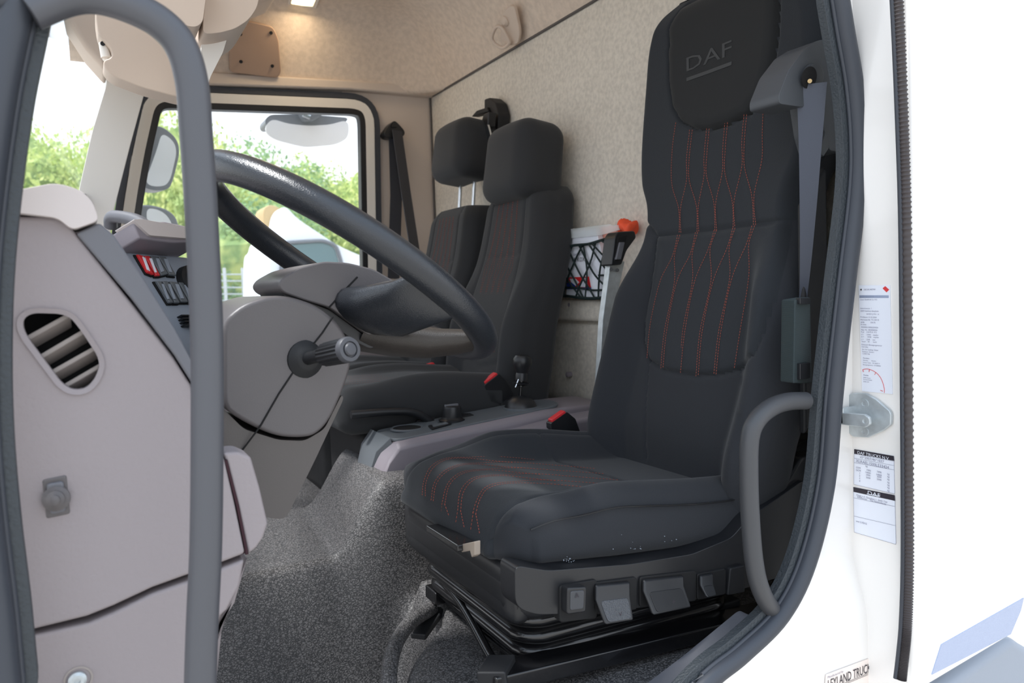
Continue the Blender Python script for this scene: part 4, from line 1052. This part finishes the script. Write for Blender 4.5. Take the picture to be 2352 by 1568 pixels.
# ================================================================== CENTRE CONSOLE
con = thing('centre_console', 'grey console with cup holder and gear lever between the seats', 'console')
def consec(x, y0, y1, zb, zt, r=.02):
    pts = [Vector((x, y0, zb)), Vector((x, y0+.004, zt-.012)), Vector((x, y0+.02, zt)), Vector((x, y1-.02, zt)), Vector((x, y1-.004, zt-.012)), Vector((x, y1, zb))]
    return pts
def loft(name, secs, m, parent, bevel=.004, sub=0):
    n = len(secs[0]); vs = [p for s in secs for p in s]; fs = []
    for i in range(len(secs)-1):
        for k in range(n): l = (k+1) % n; fs.append([i*n+k, i*n+l, (i+1)*n+l, (i+1)*n+k])
    fs.append(list(range(n))[::-1]); fs.append([(len(secs)-1)*n+k for k in range(n)])
    return mesh(name, vs, fs, m, parent, True, bevel, angle=35, sub=sub)
ztc = lambda x: -.345+(x-.6)*.075
secs = [consec(.556, 1.625, 1.80, -.44, -.418), consec(.575, 1.622, 1.80, -.44, -.375), consec(.60, 1.62, 1.80, -.44, -.347), consec(.63, 1.62, 1.80, -.44, ztc(.63)), consec(.8, 1.62, 1.80, -.45, ztc(.8)), consec(1.0, 1.62, 1.80, -.46, ztc(1.0)), consec(1.06, 1.635, 1.785, -.46, ztc(1.06)-.004), consec(1.095, 1.66, 1.76, -.46, ztc(1.09)-.02)]
loft('console_body', secs, m_cons, con, .006)
tp_ = rnd([Vector((.595, 1.645, 0)), Vector((.595, 1.79, 0)), Vector((1.05, 1.78, 0)), Vector((1.075, 1.71, 0)), Vector((1.05, 1.65, 0))], .03, 5)
prism('top_plate', [Vector((p.x, p.y, ztc(p.x)-.004)) for p in tp_], (0, 0, .008), m_consd, con, .003)
def onc(px, py, d=.004):
    r = ray(px, py); z = -.33
    for _ in range(20):
        p = r*(z/r.z); z = ztc(p.x)+d
    return r*(z/r.z)
slabs = loft('front_cover', [[Vector((.548, 1.70, -.44)), Vector((.548, 1.80, -.44)), Vector((.552, 1.80, -.425)), Vector((.550, 1.70, -.425))], [Vector((.57, 1.69, -.40)), Vector((.57, 1.802, -.40)), Vector((.566, 1.802, -.372)), Vector((.566, 1.69, -.372))], [Vector((.60, 1.66, -.37)), Vector((.60, 1.802, -.37)), Vector((.592, 1.802, -.338)), Vector((.592, 1.66, -.338))]], m_consd, con, .004)
cp = onc(935, 984); cp.z -= .0
lathe('cup_holder_rim', cp+Vector((0, 0, -.001)), (0, 0, 1), [(.041, 0), (.041, .003), (.038, .005), (.034, .003), (.033, -.002)], m_consd, con, 36)
lathe('cup_holder', cp+Vector((0, 0, .0015)), (0, 0, 1), [(.034, 0), (.0335, .0012)], m_dark, con, 36)
def padon(name, px, hgt, m, parent, bevel=.002):
    p = [onc(a, b) for a, b in px]; return prism(name, p, (0, 0, hgt), m, parent, bevel)
padon('push_switch', [(983, 980), (1028, 971), (1038, 975), (992, 988)], .004, m_blk, con)
padon('switch_face', [(992, 980), (1024, 973), (1030, 976), (996, 984)], .0055, m_consd, con, .001)
padon('push_switch', [(950, 966), (990, 959), (999, 961), (958, 970)], .004, m_blk, con)
padon('legend_plate', [(1058, 950), (1080, 950), (1088, 954), (1062, 959)], .002, m_blk, con, .0005)
kp = onc(1038, 966)
lathe('rotary_knob', kp, (.04, 0, 1), [(.033, 0), (.033, .003), (.028, .005), (.024, .010), (.0235, .032), (.022, .036), (.016, .038)], m_blk, con, 28)
bar('knob_pointer', kp+Vector((-.018, 0, .039)), kp+Vector((.018, 0, .039)), .006, .006, m_strip, con, .001)
# rear tray of the console
slabY('rear_tray', [(1180, 1010), (1250, 945), (1300, 935), (1400, 925), (1420, 935), (1420, 1060), (1300, 1060)], 1.64, 1.82, m_cons, con, .01)
slabY('side_moulding', [(1180, 1000), (1290, 970), (1400, 950), (1420, 1040), (1400, 1070), (1200, 1060)], 1.56, 1.66, m_cons, con, .012)
gl_ = thing('gear_lever', 'black gear lever with round knob on the console', 'gear lever')
gb = onc(1196, 935)
lathe('lever_dome', gb+Vector((0, 0, -.004)), (0, 0, 1), [(.044, 0), (.043, .006), (.036, .020), (.022, .031), (.008, .035)], m_blk, gl_, 32)
ring_ = lathe('gate_rim', gb+Vector((.01, 0, -.003)), (0, 0, 1), [(.055, 0), (.055, .005), (.050, .006)], m_consd, gl_, 32)
kt = Y(1200, 830, gb.y)
s0 = gb+Vector((0, 0, .03)); dv = (kt-s0); dn = dv.normalized(); LQ = dv.length
lathe('lever_stem', s0, dn, [(.004, 0), (.004, .022), (.0105, .024), (.0105, .060), (.008, .062), (.008, LQ-.045)], m_gloss, gl_, 20)
lathe('lever_collar', s0+dn*(LQ-.062), dn, [(.014, 0), (.021, .003), (.022, .006), (.014, .009)], m_blk, gl_, 24)
lathe('lever_knob', s0+dn*(LQ-.050), dn, [(.016, 0), (.016, .016), (.0145, .020), (.020, .032), (.0245, .044), (.0245, .056), (.019, .065), (.007, .069)], m_blk, gl_, 28)
tube('release_trigger', [s0+dn*.055+Vector((-.008, -.006, 0)), s0+dn*.025+Vector((-.022, -.01, 0))], .0016, m_chrome, gl_, n=6)

# ================================================================== CEILING ITEMS
vis = thing('sun_visor', 'beige padded sun visor above the windscreen', 'sun visor')
slabY('visor_pad', [(219, 40), (225, 78), (238, 92), (255, 110), (258, 132), (236, 138), (240, 158), (262, 176), (330, 202), (405, 222), (440, 228), (462, 200), (480, 150), (495, 60), (500, -80), (219, -80)], 1.95, 2.03, m_shelf, vis, .02, .012, seg=5)
cyl('visor_pivot', Y(236, 98, 1.98), Y(244, 132, 1.98), .009, .011, m_pil2, vis, 16)
slabY('visor_clip', [(232, 92), (246, 94), (252, 112), (250, 136), (236, 130)], 1.985, 2.02, m_pil2, vis, .004, .004)
cyl('pivot_screw', Y(236, 100, 1.972), Y(236, 100, 1.968), .005, None, m_blkm, vis, 12)
sh = thing('overhead_shelf', 'beige overhead locker with closed lids at the ceiling front', 'locker')
slabY('locker_lid', [(330, -60), (350, 5), (400, 45), (430, 60), (452, 62), (466, 50), (480, -60)], 1.50, 1.62, m_shelf, sh, .012, .008, seg=4)
slabY('locker_body', [(478, -80), (466, 52), (466, 78), (500, 76), (540, 66), (572, 45), (592, 15), (606, -80)], 1.55, 1.75, m_shelf, sh, .015, .012, seg=4)
slabY('locker_side', [(466, 50), (530, 60), (512, 120), (484, 175), (470, 215), (462, 120)], 1.62, 1.90, m_pil2, sh, .012, .004)
spk = thing('speaker_cover', 'brown square cover plate with four dark screws above the window', 'cover plate')
spn = Vector((0, -1, -.55)).normalized(); sp0 = Y(590, 120, YP-.085)
pp = rnd([PL(a, b, sp0, spn) for a, b in [(527, 60), (560, 46), (628, 62), (640, 90), (646, 168), (636, 180), (528, 166)]], .015, 4)
prism('plate', pp, -spn*.02, mat('brown_plate', (178, 150, 130), .6, bump=.2, bscale=300, dist=.001), spk, .006)
for a, b in ((552, 78), (622, 75), (553, 141), (625, 151)):
    q = PL(a, b, sp0, spn); cyl('screw', q+spn*.004, q-spn*.004, .006, .004, m_blkm, spk, 12)
lmp = thing('interior_lamp', 'lit rectangular ceiling lamp with warm glow', 'lamp')
lc = Z(697, 2, 1.005)
prism('lamp_lens', [Z(a, b, 1.004) for a, b in [(668, 12), (718, 16), (738, -30), (680, -34)]], (0, 0, .012), m_lamp, lmp, .003)
ring('lamp_bezel', [Z(a, b, 1.002) for a, b in [(660, 18), (724, 24), (748, -40), (674, -44)]], [Z(a, b, 1.002) for a, b in [(668, 12), (718, 16), (738, -30), (680, -34)]], (0, 0, .016), m_pil2, lmp, .002)
pl_ = bpy.data.lights.new('lamp_light', 'AREA'); pl_.energy = .6; pl_.color = (1, .78, .52); pl_.size = .08
plo = bpy.data.objects.new('lamp_light', pl_); COL.objects.link(plo); plo.parent = lmp; plo.location = (lc.x, lc.y, .985)
hk = thing('coat_hook', 'beige coat hook with swivel ring high on the rear lining', 'coat hook')
hN = Vector((-1, -.1, -.65)).normalized(); h0 = X(1165, 60, XR-.06)
hp = rnd([PL(a, b, h0, hN) for a, b in [(1153, 30), (1170, 12), (1182, 16), (1194, 74), (1190, 100), (1170, 106), (1148, 92)]], .015, 4)
prism('hook_plate', hp, -hN*.012, m_shelf, hk, .004)
tube('hook_ring', spl([PL(a, b, h0, hN)+hN*.012 for a, b in [(1146, 58), (1136, 80), (1142, 96), (1160, 106), (1175, 96), (1172, 84), (1160, 62)]], 6, True), .0055, m_shelf, hk, True, 10)
cyl('hook_screw', PL(1164, 50, h0, hN)+hN*.004, PL(1164, 50, h0, hN)-hN*.002, .006, None, m_blkm, hk, 12)
lathe('hook_boss', PL(1160, 48, h0, hN), hN, [(.016, 0), (.016, .004), (.008, .010)], m_shelf, hk, 16)

# ================================================================== STICKERS, STRIKER
SX = XJ-.0012; TA = (0, -1, 0); TU = (0, 0, 1)
s1 = slabX('inspection_sticker', [(1972, 655), (2044, 655), (2050, 905), (1980, 898)], SX, SX+.001, m_paper, None, 0)
tag(s1, 'tall white inspection sticker above the door striker', 'sticker')
def T1(s, px, py, size, m=m_inkl, sx=1, par=s1): return text('sticker_text', s, X(px, py, SX-.0004), size, TA, TU, m, par, 0, 'LEFT', sx)
kk = .0036
cyl('sticker_dot', X(1978, 665, SX), X(1978, 665, SX-.0005), .0014, None, m_ink, s1, 16)
slabX('sticker_mark', [(2027, 662), (2033, 657), (2042, 665), (2036, 671)], SX-.0005, SX, m_inkr, s1, 0)
T1('DE1AU4074V', 1984, 665, .0036, m_inkl, 1)
slabX('sticker_band', [(1974, 678), (2041, 678), (2041, 684), (1974, 684)], SX-.0003, SX, m_tape, s1, 0)
rows = [('Soier GmbH & Co. KG', 1976, 688, .0034), ('Schorlemerstr. 1', 1976, 708, .0032), ('32839 Steinheim-Bergheim', 1976, 714, .0032), ('StVZO § 57b + d', 1990, 721, .0034), ('Prüfdatum: 01.02.2024', 1976, 728, .0034), ('Werkstatt-Nr: TC D0175', 1976, 734, .0034), ('ADB:            D0175', 1977, 740, .0034), ('Fz-ident:', 1977, 745, .0032), ('XLRAEL1500L533424', 1978, 751, .0036), ('App. Nr.: 0020000924', 1978, 757, .0034), ('R gr.    215/75 R 17.5', 1978, 762, .0034), ('k =      13943    imp/km', 1978, 768, .0034), ('w =      13943    imp/km', 1978, 773, .0034), ('L =      2245     mm', 1978, 779, .0034), ('Vset=    90       km/h', 1979, 784, .0034), ('Einbauort Bewegungssensor', 1979, 791, .0034), ('Getriebe', 1979, 796, .0034), ('Art der Ladung: Güter', 1980, 802, .0034), ('Seriennr. Sensor:', 1980, 807, .0034), ('C2967106', 1981, 812, .0034), ('Plomben:', 1982, 822, .0034), ('Getriebe        Plombe', 1982, 827, .0028), ('Seitens Tacho   SK106J2014', 1982, 832, .0028), ('Bewegungssensor  SF1038466', 1982, 837, .0028), ('Module', 1983, 861, .0032), ('DSRC Extern', 1983, 867, .0026), ('Kommunikation', 1983, 871, .0026), ('DSRC AFI', 1983, 876, .0026)]
for s, a, b, z in rows: T1(s, a, b, z*.92, m_inkl if z < .0035 else m_inkl)
arc = [X(a, b, SX-.0004) for a, b in [(1981, 849), (1990, 847), (2000, 849), (2010, 854), (2018, 861), (2024, 870), (2028, 880), (2031, 892), (2031, 902)]]
tube('sticker_arc', spl(arc, 4), .0004, m_inkr, s1, n=6)
for (a, b), (c_, d_) in (((1982, 849), (1983, 854)), ((1997, 848), (1996, 854)), ((2012, 855), (2009, 860)), ((2028, 898), (2022, 896))):
    tube('sticker_tick', [X(a, b, SX-.0004), X(c_, d_, SX-.0004)], .0004, m_inkr, s1, n=6)
s2 = slabX('maker_plate_sticker', [(1962, 1031), (2053, 1047), (2055, 1134), (1961, 1112)], SX, SX+.001, m_paper, None, 0, .003)
tag(s2, 'white weight-rating sticker with black DAF TRUCKS N.V. heading', 'sticker')
slabX('heading_bar', [(1962, 1031), (2053, 1047), (2054, 1058), (1962, 1042)], SX-.0004, SX, m_ink, s2, 0)
text('sticker_text', 'DAF TRUCKS N.V.', X(1969, 1039, SX-.0008), .0071, TA, TU, m_paper, s2, 0, 'LEFT', 1)
text('sticker_text', 'e5*2007/46*1037', X(1975, 1049, SX-.0006), .0060, TA, TU, m_inkl, s2, 0)
text('sticker_text', 'XLRAEL1500L533424', X(1966, 1058, SX-.0006), .0065, TA, TU, m_inkl, s2, 0)
def rule(par, p, q): tube('sticker_rule', [X(*p, SX-.0003), X(*q, SX-.0003)], .0002, m_inkl, par, n=4)
for p, q in (((1962, 1041), (2054, 1059)), ((1962, 1052), (2054, 1069)), ((1962, 1062), (2054, 1079)), ((1961, 1112), (2055, 1134)), ((1962, 1031), (1961, 1112)), ((2053, 1047), (2055, 1134))): rule(s2, p, q)
for s, a, b in (('GVM', 1966, 1073), ('GCM', 1966, 1079), ('kg', 1988, 1070), ('7490', 1990, 1079), ('14000', 1987, 1084), ('3900', 1989, 1090), ('3000', 1989, 1096), ('7490', 2014, 1083), ('14000', 2012, 1089), ('3600', 2014, 1094), ('5000', 2014, 1100), ('1', 1973, 1086), ('2', 1973, 1092), ('3', 1973, 1098), ('4', 1973, 1104), ('kg', 2038, 1088), ('kg', 2038, 1094), ('kg', 2038, 1100), ('kg', 2038, 1107), ('kg', 2038, 1113), ('kg', 2038, 1119), ('kg', 2038, 1126)):
    text('sticker_text', s, X(a, b, SX-.0006), .0040, TA, TU, m_inkl, s2, 0)
s3 = slabX('address_sticker', [(1960, 1118), (2055, 1137), (2058, 1250), (1962, 1222)], SX, SX+.001, m_paper, None, 0, .003)
tag(s3, 'blank white address sticker with black logo bar, lowest on the jamb', 'sticker')
slabX('heading_bar', [(1960, 1118), (2055, 1137), (2056, 1150), (1960, 1129)], SX-.0004, SX, m_ink, s3, 0)
text('sticker_text', 'DAF', X(1992, 1131, SX-.0008), .0085, TA, TU, m_paper, s3, 0, 'LEFT', 1.45)
slabX('logo_underline', [(1991, 1133), (2021, 1139), (2021, 1140.5), (1991, 1134.5)], SX-.0008, SX-.0004, m_paper, s3, 0)
text('sticker_text', 'Hugo v.d. Goeslaan 1, 5643 TW', X(1967, 1136, SX-.0006), .0042, TA, TU, m_inkl, s3, 0)
text('sticker_text', 'Eindhoven    The Netherlands', X(1969, 1141, SX-.0006), .0042, TA, TU, m_inkl, s3, 0)
text('sticker_text', 'ww LVEH2', X(1966, 1196, SX-.0006), .0044, TA, TU, m_inkl, s3, 0)
for p, q in (((1961, 1143), (2056, 1163)), ((1962, 1185), (2057, 1207)), ((1960, 1118), (1962, 1222)), ((2055, 1137), (2058, 1250)), ((1962, 1222), (2058, 1250))): rule(s3, p, q)
s4 = slabY('maker_sticker', [(1898, 1549), (1996, 1512), (1997, 1566), (1990, 1600), (1890, 1640)], .7735, .7745, m_cream, None, 0)
tag(s4, 'cream LEYLAND TRUCKS sticker low on the door sill', 'sticker')
A = Y(1901, 1574, .7725); B = Y(1995, 1535, .7725)
text('sticker_text', 'LEYLAND TRUCKS', A, .0215, (B-A), (0, 0, 1), m_ink, s4, 0, 'LEFT', .62)
text('sticker_text', 'Manufactured by', Y(1901, 1556, .7725), .0055, (B-A), (0, 0, 1), m_inkl, s4, 0, 'LEFT', 1)
tube('sticker_rule', [Y(1903, 1584, .7725), Y(1994, 1546, .7725)], .0003, m_ink, s4, n=4)
tube('sticker_rule', [Y(1903, 1587, .7725), Y(1994, 1549, .7725)], .0003, m_ink, s4, n=4)
sk = thing('door_striker', 'grey metal door striker bolted to the white jamb', 'door striker')
slabX('striker_plate', [(1926, 945), (1945, 908), (1958, 902), (1988, 903), (2012, 916), (2043, 943), (2047, 952), (2046, 975), (2030, 988), (1992, 1005), (1958, 1003), (1940, 985)], SX-.006, SX, m_steel, sk, .002)
slabX('striker_arm', [(1925, 947), (1985, 951), (1996, 958), (1998, 974), (1986, 982), (1930, 975), (1924, 962)], SX-.034, SX-.028, m_steel, sk, .002)
slabX('arm_bend', [(1925, 945), (1936, 935), (1938, 975), (1926, 973)], SX-.034, SX, m_steel, sk, .002)
cyl('striker_pin', X(1988, 966, SX-.032), X(1988, 966, SX-.002)+Vector((0, -.0, 0)), .0055, None, m_steel, sk, 20)
for a, b, d in ((1985, 927, .006), (1987, 967, .034), (1985, 990, .006)):
    c = X(a, b, SX-d); lathe('striker_screw', c, (-1, 0, 0), [(.0078, 0), (.0078, .0012), (.0035, .0014), (.003, .0004)], m_steel, sk, 20)

# ================================================================== OUTSIDE
m_asph = mat('asphalt', (172, 166, 158), .9, bump=.3, bscale=40, var=.08, vscale=1)
gnd = st(mesh('ground', [(-60, 3.4, -H), (60, 3.4, -H), (60, 90, -H), (-60, 90, -H)], [(0, 1, 2, 3)], m_asph, None, False))
st(mesh('ground_2', [(-60, -40, -H), (60, -40, -H), (60, 3.4, -H), (-60, 3.4, -H)], [(0, 1, 2, 3)], m_asph, None, False)).name = 'yard'
# mirrors outside the passenger window
def mirror(label, outer, y, hous, insetpx, grp, nrm):
    t = thing('door_mirror', label, 'mirror', grp); P_ = Y(*outer[0], y)
    o_ = rnd(Ys(outer, y), .03, 5)
    prism('mirror_housing', o_, (-.02, .09, 0), hous, t, .02, 4)
    prism('mirror_glass', [p+Vector((0, -.002, 0)) for p in rnd(Ys(insetpx, y), .025, 5)], (0, .004, 0), m_mir, t, 0)
    return t
mu = mirror('large upright mirror outside the passenger window, upper of two', [(352, 288), (375, 290), (408, 318), (414, 350), (398, 415), (388, 436), (350, 438), (322, 425), (332, 340)], 3.25, m_mirh, [(372, 304), (400, 325), (406, 350), (392, 410), (380, 428), (345, 428), (334, 415), (358, 350)], None, None)
ml = mirror('wide-angle mirror with grey housing, below the upright mirror', [(314, 470), (350, 470), (385, 480), (408, 500), (418, 560), (318, 545), (300, 520)], 3.22, m_mirh, [(336, 478), (360, 480), (382, 492), (396, 515), (400, 550), (360, 545), (338, 515)], None, None)
m_mw = mat('mirror_painted_reflection', (235, 238, 240), .12)  # plain white colour stands in for the bright reflection in both door mirrors
for t_ in (mu, ml):
    for c_ in t_.children:
        if c_.name.startswith('mirror_glass'): c_.data.materials[0] = m_mw
tube('mirror_arm', spl([Y(330, 330, 3.2), Y(318, 420, 3.1), Y(305, 520, 3.0)], 6), .014, m_mirh, mu)
tm = thing('kerb_mirror', 'kerb mirror with painted bright reflection hanging from a dark bracket above the window', 'mirror')
o_ = rnd(Ys([(608, 275), (620, 263), (690, 262), (740, 265), (800, 270), (796, 280), (745, 292), (700, 290), (650, 286), (612, 292)], 3.35), .02, 4)
prism('mirror_housing', o_, (0, .12, 0), m_mirh, tm, .015)
g_ = rnd(Ys([(609, 290), (625, 272), (660, 284), (710, 289), (760, 286), (792, 276), (802, 285), (800, 318), (770, 332), (700, 338), (635, 322), (612, 308)], 3.34), .03, 4)
prism('mirror_glass', g_, (0, .01, 0), mat('kerb_painted_reflection', (250, 250, 252), .15), tm, 0)  # bright reflection put into the glass as white colour
slabY('mirror_bracket', [(690, 238), (742, 242), (742, 262), (720, 276), (700, 276), (692, 262)], 3.30, 3.36, m_mirh, tm, .006)
tube('mirror_arm', [Y(716, 250, 3.33), Y(716, 222, 3.25), Y(716, 205, 2.985)], .018, m_mirh, tm)
cyl('bracket_clamp', Y(696, 262, 3.29), Y(712, 268, 3.29), .012, None, m_chrome, tm, 12)
# trees
def leafclump(seed, nleaf=15000, shape=(1, 1, 1)):
    r = np.random.RandomState(seed); V = []; Fc = []
    blobs = [(r.normal(0, .42), r.normal(0, .42), r.uniform(-.75, .75), r.uniform(.28, .5)) for _ in range(26)]
    for i in range(nleaf):
        b = blobs[r.randint(len(blobs))]; d = r.normal(size=3); d /= np.linalg.norm(d); rad = b[3]*(.7+.4*r.rand())
        c = np.array(b[:3])*np.array((1, 1, 1))+d*rad; s = .018+.024*r.rand()
        a = r.normal(size=3); a = a-d*(a@d)*.5; a /= np.linalg.norm(a); bb = np.cross(d+r.normal(0, .4, 3), a); bb /= np.linalg.norm(bb)
        k = len(V); V += [c-a*s, c+bb*s*.6, c+a*s, c-bb*s*.6]; Fc.append((k, k+1, k+2, k+3))
    return V, Fc, blobs
def leaf_mat(name, c1, c2):
    m = bpy.data.materials.new(name); m.use_nodes = True; n = m.node_tree; b = n.nodes['Principled BSDF']
    t = n.nodes.new('ShaderNodeTexCoord'); nz = n.nodes.new('ShaderNodeTexNoise'); nz.inputs['Scale'].default_value = 5; nz.inputs['Detail'].default_value = 5
    cr = n.nodes.new('ShaderNodeValToRGB'); cr.color_ramp.elements[0].position = .38; cr.color_ramp.elements[1].position = .62
    cr.color_ramp.elements[0].color = srgb(c1); cr.color_ramp.elements[1].color = srgb(c2)
    n.links.new(t.outputs['Object'], nz.inputs['Vector']); n.links.new(nz.outputs['Fac'], cr.inputs[0]); n.links.new(cr.outputs[0], b.inputs['Base Color'])
    b.inputs['Roughness'].default_value = .6
    tr = n.nodes.new('ShaderNodeBsdfTranslucent'); n.links.new(cr.outputs[0], tr.inputs[0]); mx = n.nodes.new('ShaderNodeMixShader'); mx.inputs[0].default_value = .4
    n.links.new(b.outputs[0], mx.inputs[1]); n.links.new(tr.outputs[0], mx.inputs[2]); n.links.new(mx.outputs[0], n.nodes['Material Output'].inputs[0])
    return m
m_lf = [leaf_mat('leaf_yellow_green', (168, 192, 110), (235, 240, 160)), leaf_mat('leaf_mid_green', (140, 172, 100), (214, 228, 140)), leaf_mat('leaf_blue_green', (118, 158, 118), (180, 208, 140))]
m_bark = mat('bark', (92, 78, 62), .9, bump=.5, bscale=12, dist=.02)
crowns = []
for k in range(3):
    V, Fc, blobs = leafclump(20+k); me = bpy.data.meshes.new('crown'); me.from_pydata([tuple(v) for v in V], [], Fc); me.materials.append(m_lf[k]); crowns.append(me)
bm = bmesh.new(); bmesh.ops.create_icosphere(bm, subdivisions=3, radius=.78)
for v in bm.verts: v.co *= 1+.12*math.sin(v.co.x*7)*math.cos(v.co.y*6+v.co.z*8)
core = bpy.data.meshes.new('inner_foliage'); bm.to_mesh(core); bm.free(); core.materials.append(m_lf[1])
def tree(px, y, topz, rad, k, label, hgt=None):
    p = Y(px, 500, y); t = thing('tree', label, 'tree', 'trees beyond the car park'); x = p.x
    cz = (topz+(-H+.8))/2; hz_ = (topz-(-H+.8))/2*.92
    for nm, me, s in (('crown', crowns[k], 1.0), ('inner_foliage', core, 1.0)):
        o = bpy.data.objects.new(nm, me); COL.objects.link(o); o.parent = t; o.location = (x, y, cz); o.scale = (rad*s, rad*s, hz_*s)
        if nm == 'crown': o.rotation_euler = (0, 0, random.uniform(0, 6))
        if nm == 'crown': stuff(o)
    cyl('trunk', (x, y, -H), (x, y, cz), .22, .12, m_bark, t, 10)
def topz(py, y, px): return Y(px, py, y).z
for px, py, y, rad, k, lb in [(45, 250, 24, 2.0, 0, 'tall yellow-green tree seen through the windscreen, leftmost'), (135, 320, 25, 1.8, 1, 'mid-green tree through the windscreen, right of the tall one'), (-60, 260, 25, 2.4, 1, 'tree at the far left edge behind the front pillar'),
    (385, 225, 22, 1.9, 0, 'tall tree behind the two door mirrors'), (500, 370, 24, 2.4, 0, 'yellow-green tree just right of the long handrail'), (590, 350, 26, 2.2, 2, 'blue-green tree left of the kerb mirror, in the window'), (665, 385, 25, 2.1, 0, 'low tree below the kerb mirror'),
    (760, 375, 26, 2.3, 1, 'green tree right of the kerb mirror, in the window'), (830, 400, 24, 2.0, 0, 'tree at the right edge of the passenger window'), (300, 400, 30, 2.5, 2, 'distant tree behind the windscreen pillar'), (560, 430, 20, 1.9, 2, 'low dark green tree behind the steering wheel rim')]:
    tree(px, y, topz(py, y, px), rad, k, lb)
# neighbouring white truck
m_tw = mat('truck_white', (240, 244, 248), .35); m_tg = mat('truck_glass', (90, 120, 125), .1)
tk = thing('truck', 'white lorry parked outside the passenger window', 'truck')
YT = 9.0
def tr_(px, y=YT): return Ys(px, y)
prism('cab_body', rnd(tr_([(655, 470), (680, 500), (770, 560), (800, 575), (860, 600), (900, 700), (900, 1000), (590, 1000), (592, 582), (604, 572), (606, 555), (628, 530), (634, 490)]), .12, 5), (0, .9, 0), m_tw, tk, .08, 4)
prism('side_window', rnd(tr_([(655, 562), (740, 556), (768, 566), (790, 640), (650, 640)], YT-.01), .06, 4), (0, .03, 0), m_tg, tk, .01)
tube('window_surround', rnd(tr_([(650, 558), (742, 552), (772, 563), (798, 645), (645, 645)], YT-.02), .06, 4), .022, m_mirh, tk, True, 8)
prism('air_deflector', rnd(tr_([(604, 478), (622, 468), (650, 480), (640, 520), (628, 545), (606, 530)], YT+.3), .08, 4), (0, .5, 0), m_tan, tk, .05, 3)
prism('box_body', rnd(tr_([(586, 584), (620, 574), (626, 720), (586, 760)], YT-.6), .04, 3), (0, .55, 0), m_tw, tk, .04, 3)
cyl('wheel', Y(640, 1000, YT-.02), Y(640, 1000, YT+.3), .5, None, m_rub, tk, 28)
# fence
fe = thing('fence', 'thin grey mesh fence beyond the truck', 'fence'); YF = 15
for k in range(12):
    a = 430+k*42; cyl('post', Vector((Y(a, 600, YF).x, YF, -H)), Vector((Y(a, 600, YF).x, YF, Y(a, 615, YF).z)), .03, None, m_steel, fe, 8)
for b in (630, 645, 660, 675, 690): tube('wire', [Y(400, b, YF), Y(900, b, YF)], .012, m_steel, fe, n=6)
def car(px, py, y, label):
    t = thing('car', label, 'car', 'parked cars'); c = Y(px, py, y); c.z = -H
    prof = [(-2.1, .35), (-2.1, .8), (-1.5, .95), (-.9, 1.42), (.7, 1.45), (1.4, 1.0), (2.1, .85), (2.15, .35)]
    prism('car_body', rnd([c+Vector((a, 0, b)) for a, b in prof], .12, 4), (0, 1.7, 0), m_tw, t, .08, 3)
    prism('car_window', rnd([c+Vector((a, -.01, b)) for a, b in [(-1.25, .98), (-.8, 1.36), (.62, 1.38), (1.15, 1.0)]], .05, 3), (0, .05, 0), m_tg, t, .01)
    for dx in (-1.35, 1.35): cyl('wheel', c+Vector((dx, -.02, .32)), c+Vector((dx, .25, .32)), .32, None, m_rub, t, 20)
car(535, 665, 19, 'white car parked behind the fence, left of the truck')
car(110, 395, 21, 'white car seen low through the windscreen')

# ------------------------------------------------------------------ origins: each top-level object sits on its base, lifted to ground level
bpy.context.view_layer.update()
roots = [o for o in COL.objects if o.parent is None and o.type in ('EMPTY', 'MESH')]
for r_ in roots:
    fam = [r_]+list(r_.children_recursive); pts = []
    for o in fam:
        if o.type == 'MESH':
            mw = o.matrix_world; bb = [mw @ Vector(c) for c in o.bound_box]; pts += bb
    if not pts: continue
    lo = Vector([min(p[i] for p in pts) for i in range(3)]); hi = Vector([max(p[i] for p in pts) for i in range(3)])
    base = Vector(((lo.x+hi.x)/2, (lo.y+hi.y)/2, lo.z))
    if r_.type == 'MESH': r_.data.transform(Matrix.Translation(-base))
    for o in fam[1:] if r_.type != 'MESH' else fam[1:]:
        if o.type == 'MESH' and o.data.users == 1 and o.location.length == 0: o.data.transform(Matrix.Translation(-base))
        elif o.parent is r_: o.location = o.location-base
    r_.location = base+Vector((0, 0, H))
